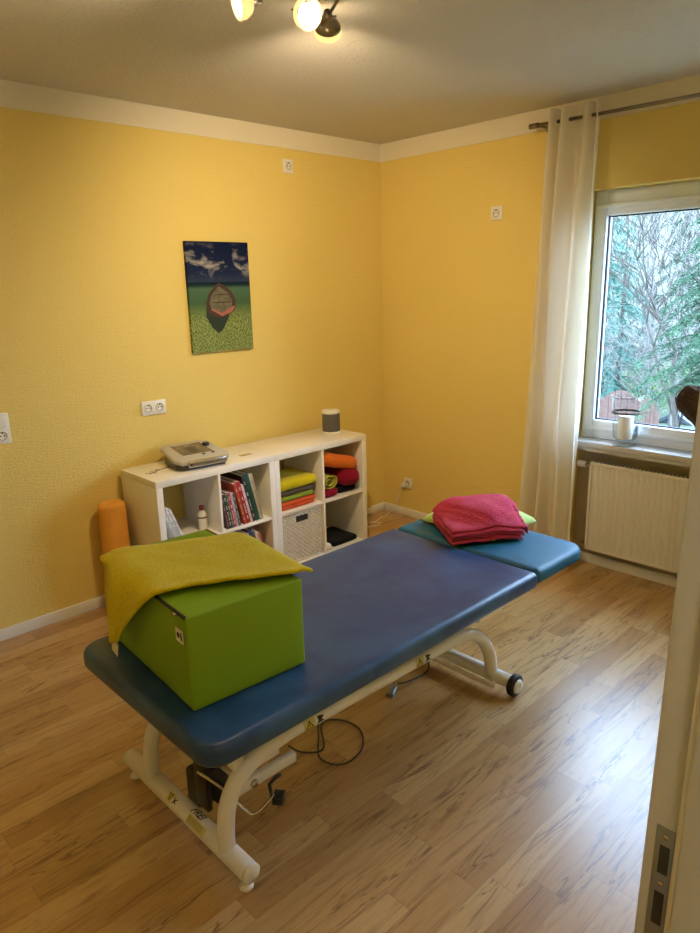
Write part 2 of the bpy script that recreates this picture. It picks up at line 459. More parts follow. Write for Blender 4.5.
# ---------------------------------------------------------------- curtain and rod
rodx = -.11
rod = thing('curtain_rod', 'brushed metal curtain rod under the ceiling above the window', 'curtain rod', (rodx, -1.28, 2.56))
b = B('nickel'); b.tube([(rodx, -1.30, 2.563), (rodx, -3.25, 2.543)], .0095, 14); b.build('rod', rod)
b = B('nickel'); b.tube([(rodx, -1.262, 2.563), (rodx, -1.315, 2.563)], .0145, 16); b.build('finial', rod)
for y in (-1.33, -3.2):
    b = B('nickel'); b.tube([(rodx, y, 2.556), (-.007, y, 2.556)], .007, 10); b.lathe([(.025, 0), (.025, .006), (.012, .01)], (-.0065, y, 2.556), 18, (-1, 0, 0)); b.build('bracket', rod)
cur = thing('curtain', 'long cream sheer curtain bunched beside the window', 'curtain', (rodx, -1.5, .02))
ys0, ys1 = -1.352, -1.70
nf = 3.5; rows = []
for j in range(41):
    z = .022+(2.625-.022)*j/40; row = []
    f = 1-j/40
    for i in range(201):
        t = i/200
        ph = t*nf*2*math.pi
        amp = .048*(1+.25*math.sin(3*z+t*5))
        tt = t+.035*math.sin(t*9.5+.5); y = ys0+.085*f*(1-t)+(ys1-ys0+.03*f)*tt+.006*math.sin(ph*.5+z*1.3)
        x = rodx+amp*math.cos(ph+.35*math.sin(z*1.1))+.010*math.sin(ph*2.3+z*2)*f
        row.append(Vector((min(x, -.03), y, z)))
    rows.append(row)
b = B('curtain').grid(rows); cl = b.build('fabric', cur)
for y in (-1.60, -1.40):
    b = B('nickel'); b.tube([(rodx+.0+.022*math.cos(a)*.25, y+.006*math.cos(a), 2.563+.024*math.sin(a)) for a in [2*math.pi*k/24 for k in range(24)]], .0048, 8, close=True)
    b.build('eyelet', cur)

# ---------------------------------------------------------------- radiator
rad = thing('radiator', 'cream panel radiator with vertical grooves under the window', 'radiator', (.02, -2.1, 0.09))
RY0, RY1, RZ0, RZ1 = -2.62, -1.693, .115, .672
row0 = []; n = 27; yy = RY0+.012; pitch = (RY1-RY0-.024)/n
prof = []
for i in range(n):
    for q, d in ((.0, 0), (.28, 0), (.42, .011), (.58, .011), (.72, 0)): prof.append((RY0+.012+(i+q)*pitch, .004+d))
b = B('creamradiator')
b.grid([[Vector((x, y, z)) for y, x in prof] for z in (RZ0+.02, RZ0+.04, .3, .5, RZ1-.04, RZ1-.02)])
b.sm = False
b.box(.004, .02, RY0, RY0+.016, RZ0, RZ1, .003); b.box(.004, .02, RY1-.016, RY1, RZ0, RZ1, .003)
b.box(.004, .02, RY0, RY1, RZ1-.024, RZ1, .004); b.box(.004, .02, RY0, RY1, RZ0, RZ0+.024, .004)
b.box(.013, .02, RY0+.01, RY1-.01, RZ0+.01, RZ1-.01)
b.build('panel', rad)
b = B('creamradiator'); b.box(.02, .062, RY0+.002, RY0+.006, RZ0, RZ1+.004, .001); b.build('side_cover', rad); b = B('creamradiator'); b.box(.02, .062, RY1-.006, RY1-.002, RZ0, RZ1+.004, .001); b.build('side_cover', rad)
b = B('darkgap'); b.box(.021, .060, RY0+.01, RY1-.01, RZ0+.02, RZ1-.006)
b.mat('creamradiator')
for i in range(40): y = RY0+.02+i*(RY1-RY0-.04)/39; b.box(.022, .060, y-.002, y+.002, RZ1-.006, RZ1+.002)
b.build('top_grille', rad)
b = B('whiteplastic'); b.lathe([(.014, 0), (.02, .004), (.021, .045), (.017, .055), (.001, .056)], (.032, RY1+.035, .645), 18, (0, 1, 0)); v = b.build('valve_head', rad)
b = B('chrome'); b.tube([(.032, RY1-.01, .645), (.032, RY1+.04, .645)], .009); b.tube([(.032, RY1+.02, .645), (.075, RY1+.02, .645)], .008)
b.build('pipe_fitting', rad); b = B('chrome'); b.tube([(.032, RY1-.01, .145), (.032, RY1+.03, .145)], .009); b.tube([(.032, RY1+.02, .145), (.075, RY1+.02, .145)], .008); b.build('pipe_fitting', rad)
b = B('creamradiator'); b.box(.06, .089, RY1-.2, RY1-.16, .2, .6); b.build('wall_bracket', rad); b = B('creamradiator'); b.box(.06, .089, RY0+.16, RY0+.2, .2, .6); b.build('wall_bracket', rad)

# ---------------------------------------------------------------- sockets
def socket(name, label, x, y, z, face, n=1, vertical=False, group=None, rocker=False, plug=False):
    """face: 'back' on y=0 wall or 'right' on x=0 wall; (x,y,z) centre"""
    root = thing(name, label, 'socket' if not rocker else 'switch', (x, y, z-.04*n if vertical else z-.04), group)
    def T(a, d, h):  # a along the wall, d out of the wall, h up
        return Vector((x+a, -d, z+h)) if face == 'back' else Vector((-d, y-a, z+h))
    w = .081; tot = .071*(n-1)
    def bx(mb, a0, a1, d0, d1, h0, h1, bev):
        p, q = T(a0, d0, h0), T(a1, d1, h1)
        mb.box(min(p.x, q.x), max(p.x, q.x), min(p.y, q.y), max(p.y, q.y), min(p.z, q.z), max(p.z, q.z), bev)
    b = B('whiteplastic')
    if vertical: bx(b, -w/2, w/2, .0005, .011, -w/2-tot/2, w/2+tot/2, .004)
    else: bx(b, -w/2-tot/2, w/2+tot/2, .0005, .011, -w/2, w/2, .004)
    b.build('cover_plate', root)
    ax = (0, -1, 0) if face == 'back' else (-1, 0, 0)
    for i in range(n):
        a, h = (0, tot/2-i*.071) if vertical else (-tot/2+i*.071, 0)
        if rocker and i == 0:
            b = B('whiteplastic'); bx(b, a-.029, a+.029, .010, .0155, h-.029, h+.029, .003); b.build('rocker', root); continue
        c = T(a, .011, h)
        b = B('whiteplastic'); b.lathe([(.0275, 0), (.0275, .0025), (.0215, .0028), (.0205, .0003), (.0001, .0002)], c, 24, ax)
        b.mat('darkgap'); b.lathe([(.0212, .0004), (.0212, .0022), (.0192, .0022), (.0192, .0004)], c, 24, ax, caps=False)
        for s_ in (-1, 1): b.lathe([(.0038, .0004), (.0038, .0012), (.0001, .0013)], T(a+s_*.009, .0115, h), 10, ax)
        bx(b, a-.003, a+.003, .0112, .0135, h+.012, h+.019, 0)
        b.build('socket_insert', root)
    return root
socket('wall_socket', 'white double wall socket to the upper left of the shelves', -1.905, 0, 1.080, 'back', 2)
socket('wall_socket', 'small white single socket high on the left wall under the ceiling band', -.842, 0, 2.452, 'back', 1)
socket('wall_socket', 'white single socket high on the wall between corner and curtain', 0, -.985, 2.135, 'right', 1)
socket('light_switch', 'white light switch over a socket at the left edge of the photo', -2.727, 0, 1.087, 'back', 2, True, rocker=True)
socket('wall_socket', 'low white wall socket near the corner with a plug and cable in it', 0, -.258, .262, 'right', 1)
# plug + cable
pc = thing('power_cable', 'thin white power cable with plug running from the low socket to the floor', 'cable', (-.04, -.24, 0))
b = B('whiteplastic'); b.box(-.052, -.014, -.252, -.222, .236, .268, .006); b.tube([(-.012, -.25, .255), (-.012, -.228, .255)], .003, 6); b.build('plug', pc)
b = B('whiteplastic'); b.tube(crv([(-.045, -.23, .24), (-.06, -.21, .17), (-.055, -.17, .07), (-.09, -.12, .008), (-.17, -.13, .005), (-.27, -.165, .005), (-.34, -.15, .005), (-.40, -.19, .005), (-.33, -.235, .005), (-.27, -.21, .005), (-.36, -.13, .009), (-.46, -.09, .005), (-.56, -.075, .005)]), .0035, 7); b.build('cord', pc)

# ---------------------------------------------------------------- picture
pic = thing('wall_picture', 'tall print of a wooden boat on green water under a dark blue sky', 'picture', (-1.413, -.01, 1.363))
b = B('picture'); b.box(-1.628, -1.198, -.024, -.002, 1.362, 1.990); b.build('canvas', pic)
def pp(mb, pts, d):  # picture polygons in picture coordinates (0..1, 0..1)
    mb.poly(*[(-1.628+.43*u, -.024-d, 1.362+.628*v) for u, v in pts])
def ell(cx, cy, rx, ry, n=20, top=1.0): return [(cx+rx*math.cos(2*math.pi*k/n), cy+ry*math.sin(2*math.pi*k/n)) for k in range(n)]
b = B('boatshade'); b.sm = False; pp(b, [(.26, .44), (.24, .33), (.33, .22), (.43, .17), (.50, .20), (.60, .30), (.68, .42)], .0006)
b.mat('boatwood'); pp(b, [(.28, .36), (.25, .45), (.30, .53), (.40, .60), (.47, .63), (.56, .61), (.68, .55), (.74, .47), (.72, .38), (.60, .33), (.45, .315), (.36, .33)], .0012)
b.mat('boatin'); pp(b, [(.33, .39), (.31, .46), (.36, .53), (.47, .60), (.60, .55), (.68, .47), (.66, .40), (.50, .35)], .0018)
b.mat('boatred'); pp(b, [(.33, .385), (.34, .40), (.50, .355), (.70, .42), (.715, .40), (.66, .36), (.50, .325)], .0024)
b.mat('boatwood'); pp(b, [(.36, .45), (.36, .46), (.66, .46), (.66, .45)], .0024); pp(b, [(.38, .52), (.38, .528), (.62, .528), (.62, .52)], .0024)
b.build('printed_boat', pic)

# ---------------------------------------------------------------- shelving units
S, D = .77, .39; XR = -.618; YB = -.036; YFt = YB-D
def unit(x1, label):
    x0 = x1-S; root = thing('shelf_unit', label, 'shelf', ((x0+x1)/2, YB-D/2, 0), 'white cube shelf units along the wall')
    T = .038; t = .016; e = .0012
    b = B('shelf'); b.box(x0+.0004, x1-.0004, YFt, YB, S-T, S, e); b.build('top_panel', root)
    b = B('shelf'); b.box(x0+.0004, x1-.0004, YFt, YB, 0, T, e); b.build('bottom_panel', root)
    for q in (x0, x1-T): b = B('shelf'); b.box(q+.0004, q+T-.0004, YFt, YB, T, S-T, e); b.build('side_panel', root)
    b = B('shelf'); b.box(x0+T+.3390, x0+T+.3550, YFt+.002, YB, T, S-T, e); b.build('divider', root)
    for q in (x0+T, x0+T+.355): b = B('shelf'); b.box(q, q+.339, YFt+.002, YB, T+.339, T+.355, e); b.build('shelf_board', root)
    return root
unit(XR-S, 'white cube shelf unit with leaning books, left one of the pair')
unit(XR, 'white cube shelf unit with towels and basket, right one nearest the corner')
Z0, Z1 = .038, .393
XA = XR-2*S+.038   # left cell of the left unit
XB = XA+.355; XC = XR-S+.038; XD = XC+.355
# brass plate and vine drawing on the top
b = B('brass'); b.box(-1.535, -1.455, -.305, -.275, .7702, .7716, .0004, ); tag(b.build('sticker'), 'small brass coloured plate lying on the white shelf top', 'sticker')
b = B('twig')
stem_ = crv([(-2.10, -.26, .7715), (-2.03, -.22, .7715), (-1.95, -.20, .7715), (-1.88, -.15, .7715)], 5); b.tube(stem_, .0011, 5)
for k in range(1, 15):
    p = stem_[k]; a = rnd.uniform(0, 6.2); b.tube(crv([p, p+Vector((.015*math.cos(a), .015*math.sin(a), 0)), p+Vector((.03*math.cos(a+.6), .03*math.sin(a+.6), 0))], 4), .001, 5)
tag(b.build('dried_twig'), 'faint thin brown dried twig lying on the left end of the shelf top', 'decoration')

# books -----------------------------------------------------------------
def bookmat(name, col, txt=None):
    return simple(name, col, .45, .08, 30)
def book(x, z, th, h, dep, ang, col, label, yf=-.405, band=None, group='books leaning in the upper shelf cell', name='book', cat='book'):
    """bottom left corner at x,z; leans left by ang"""
    root = thing(name, label, cat, (x, yf+dep/2, z), group)
    mx = Matrix.Translation((x, 0, z+.0008)) @ Matrix.Rotation(-ang, 4, 'Y')
    cm = bookmat('cover '+label[:18], col)
    b = MB().mat(cm); c = .0018
    b.box(0, c, yf, yf+dep, 0, h, .0004, mx); b.box(th-c, th, yf, yf+dep, 0, h, .0004, mx); b.box(0, th, yf-.0006, yf+.002, 0, h, .0006, mx)
    if band:
        b.mat(bookmat('spine print '+label[:14], band))
        for za, zb in ((.1, .16), (.24, .5), (.56, .62), (.80, .9)):
            k = rnd.uniform(.30, .38); nn = max(2, int((zb-za)*h/.011))
            for q in range(nn): b.box(th*k, th*(1-k), yf-.0012, yf-.0004, h*za+q*.011, h*za+q*.011+rnd.uniform(.004, .0095), 0, mx)
    b.build('cover', root)
    b = B('paper'); b.box(c, th-c, yf+.0021, yf+dep-.002, .003, h-.003, 0, mx); b.build('page_block', root)
    return root
sp1 = [(.014, .205, (.10, .02, .03), (.4, .3, .3), 'thin dark red book, leftmost in the upper row of books'),
       (.017, .212, (.02, .02, .025), (.6, .6, .6), 'thin black book second from the left in the upper row'),
       (.013, .208, (.02, .13, .05), (.6, .5, .1), 'thin green book third from the left in the upper row'),
       (.017, .214, (.45, .02, .10), (.8, .6, .6), 'magenta book between a thin green and a grey one'),
       (.014, .210, (.42, .42, .42), (.1, .1, .1), 'pale grey book beside the magenta one'),
       (.015, .205, (.09, .07, .06), (.5, .5, .5), 'dark brown book left of the tall orange red one')]
x = XB+.036; an = R(9)
for th, h, c, bd, lb in sp1:
    book(x, Z1, th, h, .16, an, c, lb, band=bd); x += th/math.cos(an)+.0006
x += .020; an = R(13)
sp2 = [(.021, .262, (.42, .05, .02), (.7, .4, .2), 'orange red book with a bright spine in the middle of the upper row'),
       (.026, .268, (.34, .008, .012), (.7, .65, .65), 'thick red book with white lettering on its spine'),
       (.014, .245, (.70, .62, .62), (.5, .05, .08), 'slim whitish book right of the thick red one'),
       (.024, .300, (.016, .015, .017), (.45, .45, .45), 'tall black book left of the tall green folder'),
       (.026, .305, (.0, .06, .035), (.0, .09, .06), 'tall dark green folder in the upper row'),
       (.010, .30, (.50, .44, .32), (.3, .2, .1), 'thin beige book right of the green folder'),
       (.014, .298, (.58, .50, .30), (.05, .04, .03), 'cream ring binder with black dashes, rightmost in the upper row')]
for k, (th, h, c, bd, lb) in enumerate(sp2):
    book(x, Z1, th, h, .22, an, c, lb, band=bd if k != 6 else None)
    if k == 6:
        o = bpy.data.objects['cover'] if False else None
        ch = [q for q in C.objects if q.parent and q.parent.get('label') == lb and q.name.startswith('cover')][0]
        mb = B('ink'); mx = Matrix.Translation((x, 0, Z1)) @ Matrix.Rotation(-an, 4, 'Y')
        for q in range(22): mb.box(.003, .011, -.4064, -.4052, .012+q*.0128, .018+q*.0128, 0, mx)
        mb.build('ring', ch.parent)
    x += th/math.cos(an)+.0006
x = XB+.150; an = R(12)
for k, (th, h, c, bd, lb) in enumerate([
       (.022, .27, (.10, .09, .09), (.5, .5, .5), 'dark grey book, leftmost visible in the lower shelf cell'),
       (.026, .30, (.60, .60, .58), (.1, .1, .2), 'thick white book in the lower shelf cell'),
       (.018, .29, (.03, .03, .04), (.5, .5, .5), 'black book right of the thick white one, lower cell'),
       (.018, .30, (.55, .55, .60), (.1, .1, .3), 'light grey book in the lower shelf cell'),
       (.024, .315, (.02, .035, .12), (.5, .5, .6), 'dark blue book in the lower shelf cell'),
       (.016, .30, (.08, .05, .04), (.6, .3, .1), 'brown book right of the dark blue one, lower cell'),
       (.018, .295, (.58, .50, .38), (.2, .1, .1), 'beige book with dark print, lower cell'),
       (.018, .28, (.42, .10, .04), (.7, .5, .3), 'rust red book, rightmost in the lower shelf cell')]):
    book(x, Z0, th, h, .2, an, c, lb, band=bd, group='books leaning in the lower shelf cell'); x += th/math.cos(an)+.0008
x = XA+.072; an = R(20)
for k, lb in enumerate(['white booklet leaning on the shelf side, leftmost of three', 'white booklet in the middle of three by the shelf side', 'white booklet leaning outermost of three, nearest the spray bottle']):
    book(x, Z1, .015, .212, .2, an, (.72, .72, .74), lb, band=(.35, .38, .50), group='white booklets in the left shelf cell', name='booklet', yf=-.395); x += .015/math.cos(an)+.003
# spray bottle
bt = thing('spray_bottle', 'small white bottle with dark red cap standing in the left shelf cell', 'bottle', (-1.825, -.30, Z1))
c = (-1.825, -.30, Z1)
b = B('whiteplastic'); b.lathe([(.001, .0005), (.024, .0005), (.026, .004), (.026, .088), (.023, .102), (.013, .113), (.012, .12), (.001, .12)], c); b.build('bottle_body', bt)
b = B('redcap'); b.lathe([(.001, .1195), (.014, .1195), (.0145, .14), (.012, .146), (.001, .1465)], c); b.build('cap', bt)
b = B('ink'); b.lathe([(.0263, .074), (.0266, .075), (.0266, .081), (.0263, .082)], c, 28, caps=False); b.build('printed_band', bt)

# folded towels ----------------------------------------------------------
def folded(name, label, mat, x0, x1, y0, y1, z0, z1, lay=2, wob=.004, seed=0, mx=None, group='folded towels on the shelf', cat='towel'):
    b = B(mat); h = (z1-z0)/lay
    for k in range(lay):
        d = .006*((k+seed) % 2)
        b.slab(x0+d, x1-d*.5, y0+d, y1, z0+k*h+.0004, z0+(k+1)*h+.001, .03, h*.49, .0, mx, 4, wob if k else wob*.6, seed+k)
    o = b.build(name); return tag(o, label, cat, group)
g = 'folded towels stacked in the left towel cell'
folded('towel', 'coral red folded towel at the bottom of the left towel stack', 'coral', XC+.008, XC+.31, -.40, -.12, Z1+.001, Z1+.052, 2, .002, 1, group=g)
folded('towel', 'moss green folded towel just above the coral one in the left stack', 'greentowel', XC+.010, XC+.300, -.395, -.12, Z1+.054, Z1+.084, 1, .002, 2, group=g)
folded('towel', 'dark taupe folded towel in the middle of the left stack', 'greytowel', XC+.008, XC+.315, -.395, -.12, Z1+.086, Z1+.120, 1, .002, 3, group=g)
folded('towel', 'olive green folded towel on top of the left towel stack', 'olive', XC+.010, XC+.325, -.40, -.12, Z1+.1225, Z1+.185, 1, .004, 4, group=g)
g = 'towels in the right towel cell'
folded('towel', 'black folded towel under the crimson towel in the right cell', 'blackcloth', XD+.15, XD+.328, -.39, -.12, Z1+.001, Z1+.035, 1, .002, 5, group=g)
mx = Matrix.Translation((XD+.24, -.27, Z1+.10)) @ Matrix.Rotation(R(5), 4, 'Y') @ Matrix.Translation((-(XD+.24), .27, -(Z1+.10)))
folded('towel', 'bunched crimson towel bulging at the right edge of the right cell', 'crimson', XD+.158, XD+.333, -.435, -.10, Z1+.045, Z1+.160, 1, .013, 6, mx, g)
folded('towel', 'maroon towel lying at the bottom left of the right cell', 'crimson', XD+.006, XD+.145, -.415, -.12, Z1+.001, Z1+.058, 1, .004, 7, group=g)
b = B('limetowel')
# rolled towel seen end-on: spiral
sec = []
for k in range(60):
    a = k/59*2*math.pi*2.1; r_ = .013+.042*k/59
    sec.append((1.2*r_*math.cos(a), .95*r_*math.sin(a)))
rows = [[Vector((XD+.068+x_, y, Z1+.106+z_)) for x_, z_ in sec] for y in (-.405, -.33, -.25, -.16)]
b.grid(rows); o = b.build('rolled_towel'); solid(o, .0095, 0); subsurf(o, 1)
tag(o, 'lime rolled towel lying on the maroon one in the right cell', 'towel', g)
mx = Matrix.Translation((XD+.165, -.26, Z1+.215)) @ Matrix.Rotation(R(17), 4, 'Y') @ Matrix.Rotation(R(-4), 4, 'X') @ Matrix.Translation((-(XD+.165), .26, -(Z1+.215)))
folded('towel', 'bright orange towel draped over the top of the right cell', 'orange', XD+.012, XD+.325, -.42, -.12, Z1+.172, Z1+.262, 1, .013, 8, mx, g)
folded('cloth', 'black folded cloth lying flat in the lower right shelf cell', 'blackcloth', XD+.08, XD+.325, -.40, -.13, Z0+.001, Z0+.032, 1, .003, 9, group=None)
folded('cloth', 'small pale cloth beside the black one in the lower right cell', 'paper', XD+.006, XD+.072, -.41, -.2, Z0+.001, Z0+.04, 1, .004, 10, group=None)
# wicker basket
bk = thing('wicker_basket', 'white woven basket with a black grip hole in the lower shelf cell', 'basket', (XC+.17, -.26, Z0))
bx0, bx1, bz0, bz1, by = XC+.010, XC+.329, Z0+.002, Z0+.328, -.408
b = B('wicker'); b.sm = False
b.box(bx0+.004, bx1-.004, by+.012, by+.018, bz0, bz1-.004); b.box(bx0+.004, bx0+.010, by+.012, -.07, bz0, bz1-.004); b.box(bx1-.010, bx1-.004, by+.012, -.07, bz0, bz1-.004)
b.box(bx0+.004, bx1-.004, -.076, -.07, bz0, bz1-.004); b.box(bx0+.004, bx1-.004, by+.012, -.07, bz0, bz0+.006); b.build('basket_shell', bk)
b = B('wicker'); nr = 22; ns = 20
hx0, hx1, hz0, hz1 = bx0+.115, bx0+.205, bz1-.060, bz1-.025
for k in range(nr):
    z = bz0+.01+(bz1-bz0-.03)*k/(nr-1); segs = [(bx0, bx1)]
    if hz0 < z < hz1: segs = [(bx0, hx0), (hx1, bx1)]
    for xa, xb in segs:
        m = int((xb-xa)/(bx1-bx0)*ns*4)
        b.tube([(xa+(xb-xa)*i/m, by+.006+.0045*math.sin(math.pi*((xa+(xb-xa)*i/m-bx0)/(bx1-bx0)*ns+k)), z) for i in range(m+1)], .0058, 5)
for k in range(ns+1):
    x_ = bx0+(bx1-bx0)*k/ns; b.tube([(x_, by+.006, bz0), (x_, by+.006, bz1-.01)], .0032, 5)
b.tube([(bx0, by+.006, bz1-.004), (bx1, by+.006, bz1-.004)], .0085, 8); b.tube([(bx0, by+.006, bz0+.006), (bx1, by+.006, bz0+.006)], .008, 8)
b.build('woven_front', bk)
b = B('blackplastic'); b.box(hx0-.002, hx1+.002, by-.003, by+.012, hz0-.001, hz1+.001, .003); b.build('grip_hole', bk)

# device ------------------------------------------------------------------
dv = thing('therapy_device', 'light grey tabletop console with dark panel and knob on the shelf', 'device', (-1.80, -.24, .77))
A = R(-6); dmx = Matrix.Translation((-1.805, -.235, .7705)) @ Matrix.Rotation(A, 4, 'Z') @ Matrix.Scale(1.08, 4)
def dprism(mb, pts, z0f, z1f, bev=.006):
    bb = bmesh.new(); lo = [bb.verts.new((x, y, z0f(x, y))) for x, y in pts]; hi = [bb.verts.new((x, y, z1f(x, y))) for x, y in pts]
    n = len(pts); bb.faces.new(lo[::-1]); bb.faces.new(hi)
    for i in range(n): bb.faces.new([lo[i], lo[(i+1) % n], hi[(i+1) % n], hi[i]])
    bmesh.ops.bevel(bb, geom=list(bb.edges), offset=bev, segments=3, profile=.5, affect='EDGES'); mb.add(bb, dmx, True)
top = lambda x, y: .050+.26*(y+.15)*.5
ou = [(-.155, -.085), (-.135, .120), (-.09, .145), (.09, .145), (.135, .120), (.155, -.085), (.13, -.135), (-.13, -.135)]
b = B('devdark'); dprism(b, [(x*.9, y*.88) for x, y in ou], lambda x, y: 0, lambda x, y: top(x, y)-.018, .006); b.build('base', dv)
b = B('devgrey'); dprism(b, ou, lambda x, y: top(x, y)-.022, lambda x, y: top(x, y), .007); b.build('housing', dv)
def onplane(x, y, d=0): return Vector((x, y, top(x, y)+d))
b = B('screen'); dprism(b, [(-.085, -.05), (-.085, .105), (.085, .105), (.085, -.05)], lambda x, y: top(x, y)-.004, lambda x, y: top(x, y)+.0012, .001); b.build('panel', dv)
b = B('devdark'); dprism(b, [(-.03, -.02), (-.03, .075), (.03, .075), (.03, -.02)], lambda x, y: top(x, y)-.004, lambda x, y: top(x, y)+.0028, .001); b.build('display', dv)
b = B('blackplastic'); b.lathe([(.021, -.002), (.020, .012), (.016, .015), (.001, .015)], dmx @ onplane(.095, .055), 20); b.build('knob', dv)
for x_, y_ in ((.02, -.072), (.075, -.068)):
    b = B('blackplastic'); b.lathe([(.009, -.002), (.009, .005), (.001, .006)], dmx @ onplane(x_, y_), 14); b.build('button', dv)
b = B('chrome'); dprism(b, [(-.10, -.150), (-.10, -.102), (.115, -.102), (.115, -.150)], lambda x, y: .018, lambda x, y: .052, .007); b.build('front_lip', dv)
b = B('blackplastic'); b.lathe([(.006, 0), (.006, .006), (.001, .006)], dmx @ Vector((-.088, -.150, .036)), 12, (0, -1, 0)); b.build('jack', dv)

# smart speaker
sk = thing('loudspeaker', 'small round grey speaker with a white top on the right shelf unit', 'speaker', (-.735, -.215, .77))
c = (-.735, -.215, .7702)
b = B('whiteplastic'); b.lathe([(.001, 0), (.060, 0), (.061, .003), (.061, .014), (.059, .0145), (.059, .02)], c, 40); b.build('base_ring', sk)
b = B('grille'); b.lathe([(.0585, .013), (.0595, .016), (.0595, .134), (.0585, .136)], c, 40); b.build('grille', sk)
b = B('whiteplastic'); b.lathe([(.059, .134), (.0605, .136), (.0605, .150), (.056, .157), (.001, .158)], c, 40); b.build('top_cap', sk)

# orange foam roll
b = B('rollfoam'); c = (-2.262, -.105, 0)
b.lathe([(.001, .0005), (.062, .0005), (.070, .006), (.073, .02), (.073, .595), (.069, .61), (.060, .618), (.02, .618), (.018, .60), (.001, .60)], c, 40)
tag(b.build('foam_roll'), 'orange foam roll standing upright between wall and shelf', 'foam roll')

# ---------------------------------------------------------------- treatment table
tb = thing('treatment_table', 'long blue padded treatment table on a white tubular steel frame', 'treatment table', (-2.2, -1.8, 0))
TX0, TX1, TY0, TY1, TZ = -3.012, -1.412, -2.215, -1.395, .565
b = B('blue'); b.slab(TX0, TX1, TY0, TY1, TZ-.072, TZ, [.025, .075, .075, .025], .024, .004); p_ = b.build('main_cushion', tb); p_['label'] = 'long dark blue vinyl cushion'
b = B('teal'); b.slab(-1.402, -.985, TY0+.008, TY1-.005, TZ-.070, TZ-.002, [.09, .025, .025, .09], .026, .005); p_ = b.build('head_cushion', tb); p_['label'] = 'petrol blue head cushion'
b = B('steel')
for y in (-2.08, -1.53): b.box(-2.88, -1.43, y-.015, y+.015, .455, .4915, .003)
for x_ in (-2.86, -2.2, -1.45): b.box(x_-.015, x_+.015, -2.095, -1.515, .455, .4915, .003)
for y in (-1.98, -1.62): b.box(-1.43, -1.03, y-.012, y+.012, .465, .4935, .003)
b.box(-1.06, -1.03, -1.99, -1.61, .465, .4935, .003)
b.build('cushion_frame', tb)
fa, fb, rt = .07, .066, .030
b = B('steel'); b.tube([(-2.880, -2.170, fa), (-2.880, -1.437, fa)], .031, 24)
ff = b.build('foot_tube', tb)
b = B('whiteplastic')
for y in (-2.171, -1.436): s_ = -1 if y < -2 else 1; b = B('whiteplastic'); b.lathe([(.0001, 0), (.0315, 0), (.0315, .005), (.028, .008), (.0001, .009)], (-2.880, y, fa), 24, (0, s_, 0)); b.build('end_cap', ff)
for y in (-2.145, -1.46):
    b = B('whiteplastic'); b.lathe([(.001, .0006), (.021, .0006), (.022, .006), (.019, .012), (.007, .016), (.007, .042), (.001, .043)], (-2.880, y, 0), 20); b.build('levelling_foot', ff)
b = B('steel'); b.tube([(-1.495, -2.145, fb), (-1.500, -1.46, fb)], rt, 24)
b.box(-1.552, -1.538, -2.10, -1.48, .035, .052, .003)
b.box(-1.545, -1.505, -2.09, -2.05, .036, .060, .003); b.box(-1.545, -1.505, -1.53, -1.50, .036, .060, .003)
fr_ = b.build('foot_tube', tb)
for y, s_ in ((-2.148, -1), (-1.455, 1)):
    b = B('rubber'); b.lathe([(.030, 0), (.043, .001), (.0485, .006), (.0485, .026), (.043, .031), (.030, .032)], (-1.482, y, .0495), 30, (0, s_, 0)); w_ = b.build('wheel', tb)
    b = B('whiteplastic'); b.lathe([(.0001, -.004), (.0315, -.004), (.0325, .030), (.029, .038), (.008, .040), (.006, .037), (.0001, .037)], (-1.482, y, .0495), 30, (0, s_, 0)); b.build('hub', w_)
def arch(y):
    return crv([(-2.882, y, .075), (-2.882, y, .15), (-2.868, y, .235), (-2.825, y, .302), (-2.755, y, .340), (-2.66, y, .358), (-2.5, y, .360), (-2.2, y, .354), (-1.95, y, .350), (-1.78, y, .344), (-1.66, y, .322), (-1.575, y, .26), (-1.52, y, .165), (-1.503, y, .07)], 7)
for y in (-2.058, -1.60):
    b = B('steel'); b.tube(arch(y), .027, 20); b.build('side_frame', tb)
# cross members and lifting gear
b = B('steel')
for x_ in (-2.62, -1.85): b.tube([(x_, -2.045, .372), (x_, -1.60, .372)], .018, 14)
b.box(-2.95+.12, -2.555, -2.005, -1.975, .178, .218, .010); b.box(-2.86, -2.30, -1.95, -1.92, .30, .34, .008)
for s_, y in ((1, -1.90), (-1, -1.72)):
    mx = Matrix.Translation((-2.25, y, .30)) @ Matrix.Rotation(R(9*s_), 4, 'Y')
    b.box(-.52, .52, -.014, .014, -.02, .02, .004, mx)
b.box(-2.80, -2.62, -1.995, -1.70, .24, .262, .004)
b.box(-2.84, -2.80, -2.06, -1.58, .330, .375, .005)
b.build('lift_arm', tb)
b = B('darksteel'); b.box(-2.86, -2.74, -1.87, -1.79, .09, .215, .012); b.tube([(-2.80, -1.83, .18), (-2.36, -1.80, .34)], .026, 14); b.tube([(-2.80, -1.92, .14), (-2.80, -1.80, .14)], .028, 16)
b.box(-2.865, -2.845, -1.93, -1.86, .12, .33, .004); b.build('lift_motor', tb)
b = B('chrome'); b.tube(crv([(-2.89, -1.93, .29), (-2.84, -1.99, .23), (-2.80, -2.05, .16), (-2.775, -2.065, .148), (-2.73, -2.065, .16), (-2.70, -2.06, .168)]), .005, 10)
b.lathe([(.001, 0), (.014, 0), (.014, .006), (.008, .012), (.001, .012)], (-2.735, -2.005, .20), 14, (0, -1, 0)); b.build('crank_rod', tb)
b = B('blackplastic'); mx = Matrix.Translation((-2.683, -2.062, .148)) @ Matrix.Rotation(R(38), 4, 'Z'); b.box(-.022, .022, -.018, .018, -.014, .014, .004, mx)
b.tube([(-2.706, -2.058, .155), (-2.715, -2.06, .215), (-2.69, -2.06, .226), (-2.67, -2.06, .226)], .0065, 8); b.build('pedal', tb)
